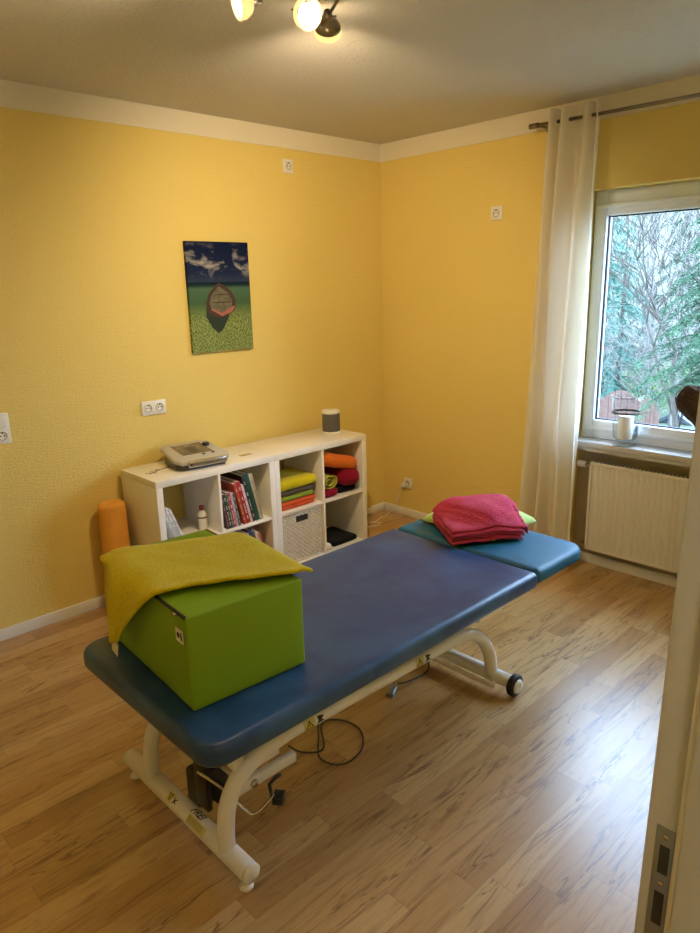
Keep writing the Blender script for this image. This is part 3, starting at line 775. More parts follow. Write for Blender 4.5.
b = B('chrome'); b.tube([(-1.70, -2.06, .40), (-1.655, -2.075, .40)], .008, 10); b.lathe([(.001, 0), (.015, 0), (.015, .012), (.001, .014)], (-1.66, -2.08, .40), 14, (0, -1, 0)); b.build('clamp_screw', tb)

# stickers wrapped on tubes
def patch(parent, name, mat, c, r, axis, s0, s1, a0, a1, lift=.0009, shapes=None):
    """rectangle s0..s1 along the axis, angle a0..a1 (degrees), around a tube through c"""
    ax = Vector(axis).normalized(); up = Vector((0, 0, 1)); up = (up-ax*up.dot(ax)).normalized(); sd = ax.cross(up).normalized()
    def P(s, a, l): return Vector(c)+ax*s+(up*math.cos(R(a))+sd*math.sin(R(a)))*(r+l)
    b = B(mat); n = 8
    b.grid([[P(s0+(s1-s0)*i/3, a0+(a1-a0)*j/n, lift) for j in range(n+1)] for i in range(4)])
    for m_, poly, l in (shapes or []):
        b.mat(m_); q = bmesh.new(); q.faces.new([q.verts.new((u, v, 0)) for u, v in poly]); bmesh.ops.triangulate(q, faces=q.faces)
        bmesh.ops.subdivide_edges(q, edges=q.edges, cuts=5, use_grid_fill=True)
        for v_ in q.verts: v_.co = P(s0+(s1-s0)*v_.co.x, a0+(a1-a0)*v_.co.y, lift+l*1.3)
        b.add(q, None, False)
    return b.build(name, parent), P
tri = [('ink', [(.06, .12), (.44, .12), (.25, .88)], .0004), ('stickyellow', [(.12, .18), (.38, .18), (.25, .72)], .0007), ('ink', [(.235, .3), (.265, .3), (.26, .6), (.24, .6)], .0010)]
man = [('ink', [(.56, .2), (.64, .45), (.60, .8), (.66, .85), (.74, .6), (.86, .75), (.90, .65), (.78, .45), (.92, .2), (.84, .18), (.72, .38), (.64, .15)], .0004)]
def textmesh(s, size, shear=0):
    cu = bpy.data.curves.new('lettering', 'FONT'); cu.body = s; cu.size = size; cu.shear = shear; cu.align_x = 'CENTER'; cu.align_y = 'CENTER'; cu.offset = size*.02
    o = bpy.data.objects.new('lettering', cu); C.objects.link(o); bpy.context.view_layer.update()
    me = bpy.data.meshes.new_from_object(o.evaluated_get(bpy.context.evaluated_depsgraph_get())); bpy.data.objects.remove(o)
    return me
ox = (0, 1, 0); fc = (-2.880, 0, fa)
# along the foot tube (axis +y, angle positive = +x side when ax x up): use negative angles towards the camera side
patch(ff, 'warning_sticker', 'platesticker', fc, .031, (0, -1, 0), 1.735, 1.795, 10, 66, shapes=[('sticker', [(.5, 0), (1, 0), (1, 1), (.5, 1)], .0002)]+tri+man)
patch(ff, 'type_plate', 'platesticker', fc, .031, (0, -1, 0), 1.865, 1.965, 26, 76, shapes=[('ink', [(.05+.0, q), (.85, q), (.85, q+.03), (.05, q+.03)], .0003) for q in (.15, .3, .45, .6, .75)])
o, P = patch(ff, 'maker_sticker', 'sticker', fc, .031, (0, -1, 0), 1.852, 1.925, -28, 20)
me = textmesh('FREI', .034, .35); bmT = bmesh.new(); bmT.from_mesh(me); bmesh.ops.triangulate(bmT, faces=bmT.faces); bmesh.ops.subdivide_edges(bmT, edges=bmT.edges, cuts=3, use_grid_fill=True)
for v in bmT.verts: v.co = P(1.888+v.co.x, -4-v.co.y/.031*57.3, .0014)
mb = B('ink'); mb.add(bmT, None, False); mb.build('lettering', o)
sf = [q for q in C.objects if q.name.startswith('side_frame') and q.parent == tb][0]
for xs, zz in ((-2.585, .360), (-2.040, .352)):
    patch(sf, 'warning_sticker', 'platesticker', (0, -2.058, zz), .0272, (1, 0, 0), xs, xs+.095, 42, 118, shapes=[('sticker', [(.5, 0), (1, 0), (1, 1), (.5, 1)], .0002)]+
          [(m_, [(u, 1-v) for u, v in pl], l) for m_, pl, l in tri+man])

# cables under the table
cb = thing('cable_coil', 'dark grey cable lying in a loop on the floor under the table', 'cable', (-2.25, -1.88, 0))
b = B('cable'); b.tube(crv([(-2.42, -1.78, .05), (-2.37, -1.80, .006), (-2.30, -1.84, .005), (-2.20, -1.72, .006), (-2.13, -1.76, .006), (-2.12, -1.86, .006), (-2.20, -1.95, .006), (-2.31, -1.96, .006), (-2.35, -1.88, .011), (-2.27, -1.78, .012), (-2.19, -1.70, .008), (-2.10, -1.72, .03), (-2.06, -1.78, .10)]), .0036, 8); b.build('cord', cb)
sw = thing('foot_switch', 'small grey foot switch on a cable under the table', 'switch', (-1.80, -1.80, 0))
b = B('zinc'); mx = Matrix.Translation((-1.83, -1.77, .0005)) @ Matrix.Rotation(R(25), 4, 'Z'); b.box(-.045, .03, -.017, .017, 0, .022, .006, mx); b.build('switch_body', sw)
b = B('chrome'); b.lathe([(.001, 0), (.011, 0), (.011, .014), (.001, .015)], mx @ Vector((.030, 0, .014)), 14, (math.cos(R(25)), math.sin(R(25)), 0)); b.build('connector', sw)
b = B('cable'); b.tube(crv([mx @ Vector((.045, 0, .014)), (-1.73, -1.77, .007), (-1.62, -1.78, .006), (-1.56, -1.75, .02), (-1.58, -1.71, .12), (-1.70, -1.66, .30)]), .0045, 8); b.build('cord', sw)

# ---------------------------------------------------------------- green box
gx = thing('storage_cube', 'bright green fabric covered box cushion on the blue table', 'box', (-2.715, -1.75, TZ+.004))
ba = R(-4.2); gm = Matrix.Translation((-2.936, -2.030, TZ+.0042)) @ Matrix.Rotation(ba, 4, 'Z')
GW, GL, GH = .392, .612, .292
b = B('lime')
bb = bmesh.new(); bmesh.ops.create_cube(bb, size=1)
for v in bb.verts: v.co = Vector(((v.co.x+.5)*GW, (v.co.y+.5)*GL, (v.co.z+.5)*GH))
bmesh.ops.subdivide_edges(bb, edges=bb.edges, cuts=9, use_grid_fill=True)
for v in bb.verts:
    p = v.co; q = Vector((p.x/GW, p.y/GL, p.z/GH)); f = 16*q.x*(1-q.x)*q.z*(1-q.z); g_ = 16*q.y*(1-q.y)*q.z*(1-q.z)
    if q.y < .001: p.y -= .004*f
    if q.x < .001: p.x -= .004*g_
    if q.x > .999: p.x += .004*g_
    p += noise.noise_vector(p*6)*.0018
b.add(bb, gm, True); ob = b.build('cover', gx)
bv = ob.modifiers.new('bev', 'BEVEL'); bv.width = .006; bv.segments = 3; bv.limit_method = 'ANGLE'; bv.angle_limit = R(50)
b = B('lime_in'); b.box(-.0025, .006, .006, GL-.01, GH-.008, GH+.0015, .002, gm); b.build('zip_edge', gx); b = B('lime_in'); b.box(GW-.006, GW+.0025, .10, GL-.004, GH-.008, GH+.0015, .002, gm); b.build('zip_edge', gx)
b = B('chrome'); b.box(-.006, .002, .055, .070, GH-.014, GH-.004, .002, gm); b.build('zip_slider', gx)
b = B('sticker'); b.box(-.0055, -.0035, .018, .062, .205, .247, .0006, gm); b.mat('ink')
b.box(-.0062, -.0052, .024, .032, .214, .238, 0, gm); b.lathe([(.009, 0), (.009, .0006), (.0001, .0007)], gm @ Vector((-.0054, .045, .226)), 14, (-1, 0, 0)); b.build('brand_tag', gx)

# olive towel over the box
fe = [(-2.498, -2.062, .876), (-2.56, -2.045, .882), (-2.66, -1.99, .881), (-2.76, -1.935, .881), (-2.86, -1.885, .882), (-2.935, -1.862, .874), (-2.966, -1.80, .815), (-2.972, -1.71, .735), (-2.968, -1.635, .650)]
be = [(-2.440, -1.615, .872), (-2.50, -1.585, .882), (-2.60, -1.545, .884), (-2.70, -1.500, .884), (-2.80, -1.445, .884), (-2.872, -1.430, .876), (-2.925, -1.50, .830), (-2.952, -1.565, .735), (-2.962, -1.615, .655)]
F_, K_ = crv(fe, 5), crv(be, 5); rows = []
bl_top = TZ+.0042+GH+.004
for i, (p, q) in enumerate(zip(F_, K_)):
    row = []
    for j in range(25):
        t = j/24; s = p.lerp(q, t)
        if i < 26:
            s.z = bl_top+.012+.006*math.exp(-((t-0)/.06)**2)+.0045*noise.noise(Vector((s.x*14, s.y*9, 2)))
            if i < 3: s.z -= (3-i)**2*.0016
            if i > 22: s.z -= (i-22)**2*.0007
            s.y += .008*noise.noise(Vector((i*.25, 3, 0)))*(1-t)*1.5
            if t > .93: s.z -= .004
        else:
            bul = math.sin(math.pi*t); s.x -= .012*bul
            s.x += .007*math.sin(t*9+i*.2)
            s.x = min(s.x, -2.936+.0345*t*.9-.018) if i > 30 else min(s.x, -2.93+.02*t)
        row.append(s)
    rows.append(row)
b = B('olive').grid(rows); o = b.build('towel'); solid(o, .014, 0); subsurf(o, 1)
tag(o, 'olive green towel draped over the top of the green box', 'towel')
b = B('sticker'); P0 = Vector((-2.972, -1.632, .652)); b.sm = False
b.box(-.0008, .0008, -.022, .018, -.045, .004, .0004, Matrix.Translation(P0) @ Matrix.Rotation(R(18), 4, 'X')); tg = b.build('care_label'); tg.parent = o; tg.location = tg.location-o.location; tg['label'] = 'white care label'

# ---------------------------------------------------------------- pillow and pink towel
px0, px1, py0, py1, pz = -1.262, -.92, -1.885, -1.475, TZ+.004
N = 24; top_, bot_ = [], []
for i in range(N+1):
    rt_, rb_ = [], []
    for j in range(N+1):
        u, v = i/N*2-1, j/N*2-1
        pin = 1-.07*(1-abs(u))*(abs(v) > .0)*abs(v)**2; pin2 = 1-.07*(1-abs(v))*abs(u)**2
        x_ = (px0+px1)/2+(px1-px0+.04)/2*u*pin2; y_ = (py0+py1)/2+(py1-py0+.03)/2*v*pin
        h = .058*((1-u**4)*(1-v**4))**.55
        w_ = .004*noise.noise(Vector((x_*22, y_*22, 0)))*min(1, h*30)
        rt_.append(Vector((x_, y_, pz+.014+h+w_))); rb_.append(Vector((x_, y_, pz+.014-.013*min(1, h*20))))
    top_.append(rt_); bot_.append(rb_)
b = B('limecase'); b.grid(top_); b.grid(bot_); o = b.build('pillow'); tag(o, 'lime green pillow under the pink towel on the head cushion', 'pillow')
# pink towel: stack of folded sheets draped on the pillow
pk = thing('folded_towel', 'raspberry pink folded towel with fringe lying on the lime pillow', 'towel', (-1.2, -1.72, TZ+.06))
def hump(x, y):
    u = (x-(px0+px1)/2)/((px1-px0+.04)/2); v = (y-(py0+py1)/2)/((py1-py0+.03)/2)
    if abs(u) >= 1 or abs(v) >= 1: return pz
    return pz+.014+.058*((1-u**4)*(1-v**4))**.55
cen = Vector((-1.205, -1.750, 0)); ang = R(-34)
ux, uy = Vector((math.cos(ang), math.sin(ang), 0)), Vector((-math.sin(ang), math.cos(ang), 0))
def sheet(h, hw, hd, dx, seed, nm, fr=.03):
    rows = []
    for i in range(31):
        row = []
        for j in range(31):
            u, v = i/30*2-1, j/30*2-1
            p = cen+ux*(dx+hw*u)+uy*(hd*v)
            # soft average of the support below
            z = max(sum(hump(p.x+a, p.y+c_) for a in (-.03, 0, .03) for c_ in (-.03, 0, .03))/9, TZ+.008)
            edge = max(0, abs(u)-.86)/.14; ed2 = max(0, abs(v)-.88)/.12
            s = Vector((p.x, p.y, z+h-.010*edge**2-.008*ed2**2+.006*noise.noise(Vector((p.x*13, p.y*13, seed)))))
            s += ux*.010*noise.noise(Vector((v*2.2, seed, 0)))*(abs(u) > .5)
            row.append(s)
        rows.append(row)
    b = B('pink').grid(rows); o = b.build(nm, pk); solid(o, .013, 0); subsurf(o, 1); return o, rows
sheet(.017, .172, .160, -.004, 1, 'fold_layer'); sheet(.034, .178, .152, .002, 5, 'fold_layer'); sheet(.051, .174, .157, -.003, 9, 'fold_layer')
o3, rows3 = sheet(.067, .176, .146, .004, 13, 'top_layer')
# fringe along the camera-right edge (v = -1)
b = B('pinkfringe')
for i in range(1, 30):
    p = rows3[30][i]; rr_ = random.Random(i)
    for k in range(2):
        a = p+uy*rr_.uniform(-.006, .006)-ux*rr_.uniform(0, .006)
        b.tube(crv([a+Vector((0, 0, .004)), a+ux*.012+Vector((0, 0, .006)), a+ux*.020+uy*rr_.uniform(-.006, .006)+Vector((0, 0, -.010)), a+ux*.018+uy*rr_.uniform(-.008, .008)+Vector((0, 0, -.030))], 3), .0042, 6)
b.build('fringe', pk)['label'] = 'lighter pink curly fringe'

# ---------------------------------------------------------------- things on the sill
vs = thing('candle_vase', 'footed clear glass lantern vase on the window sill', 'vase', (.022, -1.885, .80))
c = (.022, -1.885, .8004)
b = B('vase'); pr = [(.001, 0), (.062, 0), (.064, .004), (.030, .012), (.024, .022), (.050, .034), (.066, .050), (.070, .10), (.072, .18), (.080, .25), (.092, .287), (.0905, .288), (.078, .25), (.0695, .18), (.0675, .10), (.064, .052), (.048, .037), (.001, .033)]
b.lathe(pr, c, 40); b.build('glass_body', vs)
b = B('brown'); 
for k in range(3): b.tube([(c[0]+.0755*math.cos(a), c[1]+.0755*math.sin(a), c[2]+.188+.004*k+.0015*math.sin(a*9+k)) for a in [2*math.pi*q/36 for q in range(36)]], .0024, 6, close=True)
b.build('twine_band', vs)
b = B('wax'); b.lathe([(.001, .0385), (.040, .0385), (.042, .042), (.042, .168), (.039, .173), (.030, .170), (.001, .168)], c, 28); b.mat('ink').tube([(c[0], c[1], c[2]+.168), (c[0]+.002, c[1], c[2]+.182)], .0012, 6)
tag(b.build('candle'), 'thick white candle standing inside the glass vase on the sill', 'candle')

ht = thing('wicker_heart', 'dark brown twig heart hanging in front of the window pane', 'decoration', (.045, -2.30, .92))
def hpt(t, s): x_ = 16*math.sin(t)**3; y_ = 13*math.cos(t)-5*math.cos(2*t)-2*math.cos(3*t)-math.cos(4*t); return x_*s, y_*s
hc = Vector((.045, -2.300, 1.055)); b = B('brown'); hs = .0096
rr_ = random.Random(3)
for ring in range(64):
    rad_ = .022*math.sqrt(rr_.random()); th0 = rr_.uniform(0, 6.28); tw = rr_.uniform(-3, 3); sc = hs*rr_.uniform(.12, 1.0)**.6*1.0 if ring > 18 else hs*rr_.uniform(.85, 1); pts = []
    for k in range(44):
        t = 2*math.pi*k/44; y_, z_ = hpt(t, sc); pts.append(hc+Vector((rad_*math.cos(th0+tw*t), y_+rad_*.6*math.sin(th0+tw*t), z_)))
    b.tube(pts, rr_.uniform(.0014, .0030), 4, close=True)
for k in range(150):
    t1 = rr_.uniform(0, 6.28); t2 = t1+rr_.uniform(.8, 2.6); f1, f2 = hs*.9, hs*.9
    a1 = hpt(t1, f1); a2 = hpt(t2, f2); q = rr_.uniform(-.025, .025); q2 = rr_.uniform(-.025, .025)
    A_ = hc+Vector((q, a1[0], a1[1])); B_ = hc+Vector((q2, a2[0], a2[1])); mid = (A_+B_)/2+Vector((rr_.choice((-1, 1))*rr_.uniform(.022, .042), 0, 0)); mid = mid*.9+hc*.1
    b.tube(crv([A_, mid, B_], 5), rr_.uniform(.0014, .0028), 4)
hr = [hpt(2*math.pi*k/40, hs*.84) for k in range(40)]
b.loops([[hc+Vector((q, y_*f, z_*f)) for y_, z_ in hr] for q, f in ((-.013, .6), (-.009, .93), (0, 1), (.009, .93), (.013, .6))])
b.build('twig_weave', ht)
b = B('twig'); b.tube([hc+Vector((0, 0, .05)), hc+Vector((.0, 0, .12)), (.079, hc.y, 2.05), (.079, hc.y, 2.12)], .0012, 6); b.build('string', ht)

# ---------------------------------------------------------------- added hall fill, ceiling lamp
hl = thing('hall_fill_lamp', 'round white fill lamp, added unseen on the ceiling outside the doorway', 'ceiling lamp', (-3.5, -4.15, H-.06))  # unseen lamp added in the hall to fill jamb and room with neutral light
b = B('trimwhite'); b.lathe([(.001, .058), (.15, .058), (.15, .03), (.14, .028)], (-3.5, -4.15, H-.06), 32, caps=False); b.build('lamp_base', hl)
b = MB().mat(emis('added hall fill glow', (1, .93, .82), 2.2)); b.lathe([(.14, .03), (.13, .01), (.08, -.005), (.001, -.01)], (-3.5, -4.15, H-.06), 32, caps=False); b.build('glass_cover', hl)
l = bpy.data.lights.new('hall_fill_light', 'POINT'); l.energy = 11; l.shadow_soft_size = .12; l.color = (1, .92, .80)  # fill light of the added lamp
o = bpy.data.objects.new('hall_fill_light', l); C.objects.link(o); o.parent = hl; o.location = (0, 0, -.16)
lp = thing('ceiling_spotlight', 'nickel ceiling light with swivelling glass spots above the table', 'ceiling lamp', (-2.13, -1.83, H-.02))
b = B('nickel'); b.box(-2.62, -2.06, -1.895, -1.815, H-.028, H-.001, .004, Matrix.Identity(4)); b.build('mounting_plate', lp)
def spot(head, face, joint, lit, back='frost'):
    head, face, joint = Vector(head), Vector(face).normalized(), Vector(joint)
    b = B('nickel'); b.tube([joint, joint.lerp(head-face*.03, .5)+Vector((0, 0, -.004)), head-face*.034], .0055, 10)
    b.lathe([(.001, -.052), (.013, -.052), (.016, -.03), (.020, -.022), (.020, -.016), (.001, -.016)], head, 20, face)
    sd = frame_of(face)[0]; b.tube([head-face*.034-sd*.03, head-face*.034+sd*.03], .003, 8)
    h_ = b.build('spot_head', lp)
    if back != 'frost': q = B(back); q.lathe([(.016, -.026), (.033, -.016), (.0435, -.001), (.0455, .007), (.0445, .007), (.032, -.014), (.016, -.024)], head, 28, face, caps=False); q.build('reflector_back', h_)
    b = B('frost'); b.lathe([(.018, -.022), (.034, -.012), (.044, .006), (.047, .026), (.045, .030), (.0425, .026), (.040, .008), (.031, -.008), (.016, -.018)], head, 28, face, caps=False); b.build('glass_shade', h_)
    b = B('bulb' if lit else 'whiteplastic'); b.lathe([(.001, -.016), (.012, -.014), (.026, .006), (.030, .018), (.026, .024), (.001, .027)], head, 24, face); b.build('bulb', h_)
    return head, face
s1 = spot((-2.335, -1.65, 2.575), (-.85, .30, -.25), (-2.36, -1.85, H-.03), True)
s2 = spot((-2.178, -1.745, 2.555), (-.15, -.75, -.35), (-2.18, -1.85, H-.03), True)
s3 = spot((-1.985, -1.64, 2.585), (.58, .68, -.62), (-2.09, -1.85, H-.03), True, 'nickel')
def lamp(nm, loc, d, watts, angle, blend, rad=.03, col=(1, .72, .38)):
    l = bpy.data.lights.new(nm, 'SPOT'); l.energy = watts; l.spot_size = R(angle); l.spot_blend = blend; l.shadow_soft_size = rad; l.color = col
    o = bpy.data.objects.new(nm, l); C.objects.link(o); o.location = loc; o.rotation_euler = Vector(d).to_track_quat('-Z', 'Y').to_euler(); o.parent = lp; o.location = Vector(loc)-lp.location
WARM = (1, .76, .45)
for k, (h_, f_) in enumerate((s1, s2, s3)):
    lamp('spot_light', h_+f_*.05, f_, (30, 26, 84)[k], (155, 130, 128)[k], 1.0, col=WARM)
    l = bpy.data.lights.new('glow_light', 'POINT'); l.energy = (.6, .9, .8)[k]; l.shadow_soft_size = .03; l.color = WARM
    o = bpy.data.objects.new('glow_light', l); C.objects.link(o); o.parent = lp; o.location = h_+f_*.06+Vector((0, 0, .0))-lp.location

# ---------------------------------------------------------------- garden outside the window
M['bark'] = simple('grey bark', (.055, .045, .036), .9, .3, 12, .4, 40, .01)
M['barkpale'] = simple('pale bare twigs', (.16, .145, .13), .9, .3, 12)
M['barkdark'] = simple('dark wet bark', (.035, .028, .024), .9, .3, 12)
M['needle'] = simple('conifer needles', (.012, .055, .02), .7, .4, 3)
M['needleblue'] = simple('blue green conifer needles', (.028, .11, .08), .7, .35, 3)
M['leaf'] = simple('yellow green leaves', (.10, .21, .022), .6, .4, 4)
M['leaf2'] = simple('mid green leaves', (.032, .125, .04), .6, .4, 4)
M['ground'] = simple('leaf litter ground', (.075, .09, .055), .95, .45, 1.5, .5, 8, .05)
M['fence'] = simple('weathered brown fence boards', (.095, .048, .036), .8, .2, 14, .2, 40, .004)
M['shedroof'] = simple('blue grey corrugated sheet', (.08, .12, .17), .4, .1, 6)
M['sheddark'] = simple('dark shed edging', (.04, .05, .06), .6)
def gz(x, y): return -1.15+max(0, x-9.5)*.19+.10*noise.noise(Vector((x*.5, y*.5, 0)))+max(0, x-16)*.06
rows = [[Vector((x_, y_, gz(x_, y_))) for y_ in [-16+k*1.0 for k in range(50)]] for x_ in [.6+k*.9 for k in range(44)]]
struct(B('ground').grid(rows).build('garden_ground'))
def spray(mb, p, d, rr, size, n, droop=.3, w=.004):
    """flat feathery spray of needles along a short twig"""
    d = Vector(d).normalized(); sd = d.cross(Vector((0, 0, 1))); sd = sd.normalized() if sd.length > .01 else Vector((1, 0, 0))
    for k in range(n):
        t = k/n; q = p+d*size*t+Vector((0, 0, -droop*size*t*t))
        for s_ in (-1, 1):
            l = size*.42*(1-t*.7)*rr.uniform(.7, 1.2); e = q+(d*.55+sd*s_*rr.uniform(.7, 1)+Vector((0, 0, rr.uniform(-.5, .15)))).normalized()*l
            ww = (e-q).cross(Vector((rr.uniform(-1, 1), rr.uniform(-1, 1), 1))).normalized()*w
            mb.poly(q-ww, q+ww, e+ww*.3, e-ww*.3)
def conifer(name, label, x, y, hgt, r0, seed, mat, z0=None, n=46, zmin=.12, group='conifers outside the window', dense=1.0, size=.20, w=.006):
    rr = random.Random(seed); g_ = gz(x, y) if z0 is None else z0
    root = thing(name, label, 'tree', (x, y, g_), group)
    b = B('bark'); b.tube([(x, y, g_-.02), (x+.03, y, g_+hgt*.5), (x, y, g_+hgt)], [.035*hgt/2.5, .022*hgt/2.5, .006], 9); b.build('trunk', root)
    bb_ = B('bark'); nb = B(mat); nb.sm = False
    for k in range(n):
        t = zmin+(1-zmin)*(k+rr.random()*.5)/n; a = k*2.4+rr.uniform(-.3, .3); L = r0*(1-t)**.75*rr.uniform(.75, 1.1)+.1
        z = g_+hgt*t; d = Vector((math.cos(a), math.sin(a), 0)); pts = [Vector((x, y, z))+d*L*q+Vector((0, 0, L*(.10*q-.55*q*q))) for q in (0, .25, .5, .75, 1)]
        bb_.tube(pts, [.012, .009, .007, .005, .002], 5)
        m = int(L/.055*dense)
        for i in range(1, m+1):
            q = i/m; p = Vector((x, y, z))+d*L*q+Vector((0, 0, L*(.10*q-.55*q*q)))
            for s_ in (-1, 1):
                dd = d*.55+Vector((-d.y, d.x, 0))*s_*rr.uniform(.5, 1.1)+Vector((0, 0, rr.uniform(-.9, -.1)))
                spray(nb, p, dd, rr, size*(1.15-q*.5), 7, .5, w)
    bb_.build('bough', root); nb.build('foliage', root); return root
def baretree(name, label, x, y, hgt, seed, mat='barkpale', r=.05, lean=(0, 0), depth=5, spread=.6, group='bare trees and shrubs outside the window', stems=1, up=.25, cat='tree', tw=.0035):
    rr = random.Random(seed); b = B(mat); g_ = gz(x, y)
    def grow(p, d, L, r_, lv):
        pts = [p]; dd = d.copy()
        for k in range(4):
            dd = (dd+Vector((rr.uniform(-1, 1), rr.uniform(-1, 1), rr.uniform(-.6, .8)))*.16).normalized(); pts.append(pts[-1]+dd*L/4)
        b.tube(pts, [max(r_*(1-.11*i), tw) for i in range(5)], 5 if lv < 2 else 3)
        if lv >= depth: return
        for k in range(3 if lv else 4):
            i = rr.choice((2, 3, 4, 4)); nd = (dd+Vector((rr.uniform(-1, 1), rr.uniform(-1, 1), rr.uniform(-.5, .7)+up))*spread*1.3).normalized()
            grow(pts[i], nd, L*rr.uniform(.55, .85), max(r_*.55, tw), lv+1)
    for s_ in range(stems):
        d = Vector((lean[0]+(rr.uniform(-.5, .5) if stems > 1 else 0), lean[1]+(rr.uniform(-.5, .5) if stems > 1 else 0), 1)).normalized()
        grow(Vector((x+(rr.uniform(-.1, .1) if stems > 1 else 0), y+(rr.uniform(-.1, .1) if stems > 1 else 0), g_-.03)), d, hgt*.42, r, 0)
    return tag(b.build(name), label, cat, group)
def shrub(name, label, x, y, rx, rz, seed, mat, n=900, z0=0, group='leafy shrubs outside the window', ls=.035):
    rr = random.Random(seed); g_ = gz(x, y); root = thing(name, label, 'shrub', (x, y, g_), group)
    b = B('bark')
    for k in range(9):
        a = rr.uniform(0, 6.28); b.tube([(x, y, g_-.02), (x+rx*.4*math.cos(a), y+rx*.4*math.sin(a), g_+z0+rz*.9), (x+rx*.8*math.cos(a), y+rx*.8*math.sin(a), g_+z0+rz*1.4)], [.012, .008, .003], 5)
    b.build('stem', root); b = B(mat); b.sm = False
    for k in range(n):
        v = Vector((rr.gauss(0, 1), rr.gauss(0, 1), rr.gauss(0, 1))).normalized()*rr.uniform(.45, 1)**.5
        v *= 1+.25*noise.noise(v*2+Vector((seed, 0, 0)))
        p = Vector((x+v.x*rx, y+v.y*rx, g_+z0+rz+v.z*rz)); d = Vector((rr.gauss(0, 1), rr.gauss(0, 1), rr.gauss(0, .6))).normalized(); s_ = d.cross(Vector((rr.gauss(0, 1), rr.gauss(0, 1), rr.gauss(0, 1)))).normalized()
        l = ls*rr.uniform(.6, 1.4); b.poly(p, p+d*l*.5+s_*l*.22, p+d*l, p+d*l*.5-s_*l*.22)
    b.build('foliage', root); return root
conifer('conifer_tree', 'dark conifer close to the window, drooping branches at its right side', 4.9, -.66, 4.1, 1.15, 3, 'needle', n=60, zmin=.40, dense=1.2, w=.008)
conifer('conifer_tree', 'blue green conifer in the left of the window view', 8.2, 2.0, 4.0, .8, 5, 'needleblue', n=50, size=.24)
conifer('conifer_tree', 'pale blue green conifer further back near the window frame', 11.5, 3.9, 5.0, .9, 8, 'needleblue', n=46, size=.3, w=.009)
conifer('conifer_tree', 'distant green conifer seen between bare branches', 13.5, 3.0, 4.2, 1.0, 9, 'needle', n=40, size=.3, w=.009)
baretree('bare_tree', 'bare tree with dark crossing limbs in the middle of the window view', 6.2, .05, 4.6, 11, 'bark', .05, (0, .12), 5, .75)
baretree('bare_tree', 'pale bare tree just behind the brown fence', 8.6, 1.1, 4.4, 12, 'barkpale', .045, (0, .05), 5, .7)
baretree('bare_tree', 'pale leaning bare tree behind the shed roof', 10.8, 1.9, 4.6, 13, 'barkpale', .05, (0, .15), 5, .7, tw=.005)
baretree('bare_tree', 'grey bare tree at the far left of the window view', 9.6, 2.9, 4.6, 14, 'bark', .05, (.1, -.1), 5, .7, tw=.005)
baretree('bare_tree', 'tall bare tree high on the far slope', 14.0, 4.0, 5.2, 15, 'barkpale', .07, (0, 0), 5, .7, tw=.007)
baretree('bare_tree', 'grey brown bare tree on the right of the far slope', 13.2, 2.2, 5.0, 16, 'barkpale', .07, (0, 0), 5, .7, tw=.007)
baretree('bare_shrub', 'arching pale bramble shrub low in the window view', 7.8, 1.5, 2.4, 17, 'barkpale', .012, (0, 0), 4, .9, stems=6, up=.0, cat='shrub')
baretree('bare_shrub', 'tangled pale shrub behind the fence panels', 9.3, 1.9, 2.6, 18, 'barkpale', .012, (0, 0), 4, .9, stems=6, up=.0, cat='shrub', tw=.004)
baretree('bare_shrub', 'brown twiggy shrub on the slope behind the shed', 11.6, 2.7, 2.8, 19, 'bark', .014, (0, 0), 4, .9, stems=6, up=.0, cat='shrub', tw=.005)
baretree('bare_tree', 'bare tree at the very back of the slope', 17.5, 5.6, 5.5, 20, 'barkpale', .08, (0, 0), 5, .7, tw=.009)
baretree('bare_tree', 'bare tree at the back right of the slope', 17.0, 4.2, 5.5, 21, 'barkpale', .08, (0, 0), 5, .7, tw=.009)
shrub('leafy_shrub', 'yellow green shrub above the shed roof', 8.9, 1.15, .42, .42, 31, 'leaf', 1500, .55)
shrub('leafy_shrub', 'bright green shrub behind the fence panels', 9.0, 1.75, .5, .45, 32, 'leaf2', 1700, .35)
shrub('leafy_shrub', 'green ground shrub on the slope behind', 11.0, 2.5, .7, .40, 33, 'leaf', 1800, .1, ls=.05)
shrub('leafy_shrub', 'blue green shrub by the left window edge', 8.0, 2.2, .45, .5, 34, 'needleblue', 1500, .3)
# arched fence panels
for k, (x_, y_, w_, lb) in enumerate(((7.1, 2.06, .27, 'arched brown fence panel, left of the vase'), (7.05, 1.36, .31, 'arched brown fence panel seen behind the glass vase'), (7.0, .92, .20, 'arched brown fence panel nearest the shed roof'))):
    g_ = gz(x_, y_); top = (-.075, -.03, -.115)[k]; root = thing('fence_panel', lb, 'fence', (x_, y_, g_), 'arched fence panels in the garden')
    b = B('fence'); b.sm = False; nb_ = 6
    for i in range(nb_):
        ya, yb = y_-w_+2*w_*i/nb_+.003, y_-w_+2*w_*(i+1)/nb_-.003
        def tz(q): return top-w_*.85+w_*.85*math.sqrt(max(0, 1-((q-y_)/w_)**2))
        mx_ = .018
        P_ = [(ya, g_), (yb, g_)]+[(yb-(yb-ya)*q/4, tz(yb-(yb-ya)*q/4)) for q in range(5)]
        n_ = len(P_); A_ = [b.bm.verts.new((x_, p[0], p[1])) for p in P_]; Bv = [b.bm.verts.new((x_+mx_, p[0], p[1])) for p in P_]
        b._face(A_); b._face(Bv[::-1])
        for q in range(n_): b._face([A_[q], Bv[q], Bv[(q+1) % n_], A_[(q+1) % n_]])
    b.box(x_+.018, x_+.045, y_-w_+.01, y_+w_-.01, g_+.3, g_+.36); b.build('boards', root)
    b = B('fence'); b.box(x_+.02, x_+.08, y_+w_-.01, y_+w_+.05, g_-.03, top-w_*.5); b.build('post', root)
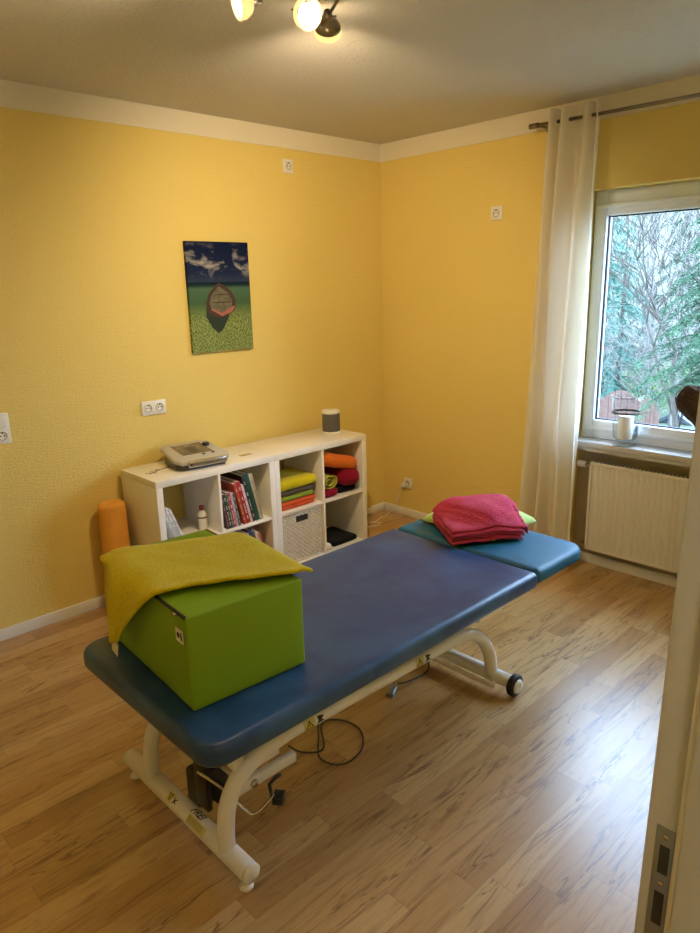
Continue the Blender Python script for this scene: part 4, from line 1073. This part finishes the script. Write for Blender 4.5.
# shed
sx, sy, az, hw = 10.0, 1.59, -.845, .95; g_ = gz(sx, sy)-.05
sh = thing('garden_shed', 'small blue grey corrugated garden shed with a gable roof', 'shed', (sx+.6, sy, g_))
ez = az-hw*.62
b = B('shedroof'); nseg = 30
ring_ = []
for i in range(nseg+1):
    y_ = sy-hw*.9+2*hw*.9*i/nseg; ring_.append((y_, sx+.02*(i % 2)))
b.grid([[Vector((x_, y_, g_)) for y_, x_ in ring_], [Vector((x_, y_, az-abs(y_-sy)*.62-.03)) for y_, x_ in ring_]]); b.sm = False
b.box(sx+.03, sx+1.4, sy-hw*.88, sy-hw*.85, g_, ez+.1); b.box(sx+.03, sx+1.4, sy+hw*.85, sy+hw*.88, g_, ez+.1); b.build('wall', sh)
for s_ in (-1, 1):
    b = B('shedroof'); b.sm = False; b.grid([[Vector((sx-.06+1.55*i/40, sy+s_*hw*q, az-hw*.62*q+.012*(i % 2)+.01)) for q in (0, 1)] for i in range(41)]); solid(b.build('roof', sh), .01)
    b = B('sheddark'); b.sm = False; c_ = [(0, 0), (hw+.04, -(hw+.04)*.62), (hw+.04, -(hw+.04)*.62-.06), (0, -.07)]
    A_ = [b.bm.verts.new((sx-.09, sy+s_*p, az+.03+q)) for p, q in c_]; Bv = [b.bm.verts.new((sx-.06, sy+s_*p, az+.03+q)) for p, q in c_]
    b._face(A_); b._face(Bv[::-1])
    for q in range(4): b._face([A_[q], Bv[q], Bv[(q+1) % 4], A_[(q+1) % 4]])
    b.build('barge_board', sh)


# ---------------------------------------------------------------- world
w = bpy.data.worlds.new('overcast sky'); SC.world = w; w.use_nodes = True; nt = w.node_tree
bg = nt.nodes['Background']; tc = nt.nodes.new('ShaderNodeTexCoord'); sp_ = nt.nodes.new('ShaderNodeSeparateXYZ'); rp = nt.nodes.new('ShaderNodeValToRGB')
nt.links.new(tc.outputs['Generated'], sp_.inputs[0]); nt.links.new(sp_.outputs[2], rp.inputs[0]); nt.links.new(rp.outputs[0], bg.inputs[0])
rp.color_ramp.elements[0].position = 0; rp.color_ramp.elements[0].color = (.56, .75, 1.0, 1); rp.color_ramp.elements[1].position = .6; rp.color_ramp.elements[1].color = (.52, .74, 1.08, 1)
bg.inputs[1].default_value = 14.5

# ---------------------------------------------------------------- camera
cam = bpy.data.cameras.new('camera'); co = bpy.data.objects.new('camera', cam); C.objects.link(co)
yaw, pit, rol = R(43.66272769), R(14.80028667), R(-1.37547191)
f = Vector((math.sin(yaw)*math.cos(pit), math.cos(yaw)*math.cos(pit), -math.sin(pit))); r = Vector((math.cos(yaw), -math.sin(yaw), 0)); u = r.cross(f)
r2 = r*math.cos(rol)+u*math.sin(rol); u2 = -r*math.sin(rol)+u*math.cos(rol)
mw = Matrix((r2, u2, -f)).transposed().to_4x4(); mw.translation = (-3.7884, -3.5874, 1.7322); co.matrix_world = mw
cam.sensor_fit = 'VERTICAL'; cam.sensor_height = 36; cam.sensor_width = 27; cam.lens = 689.27*36/933; cam.clip_start = .02
SC.camera = co
vs_ = SC.view_settings; vs_.view_transform = 'Standard'; vs_.look = 'None'; vs_.gamma = 1; vs_.use_curve_mapping = False; vs_.exposure = 0.40
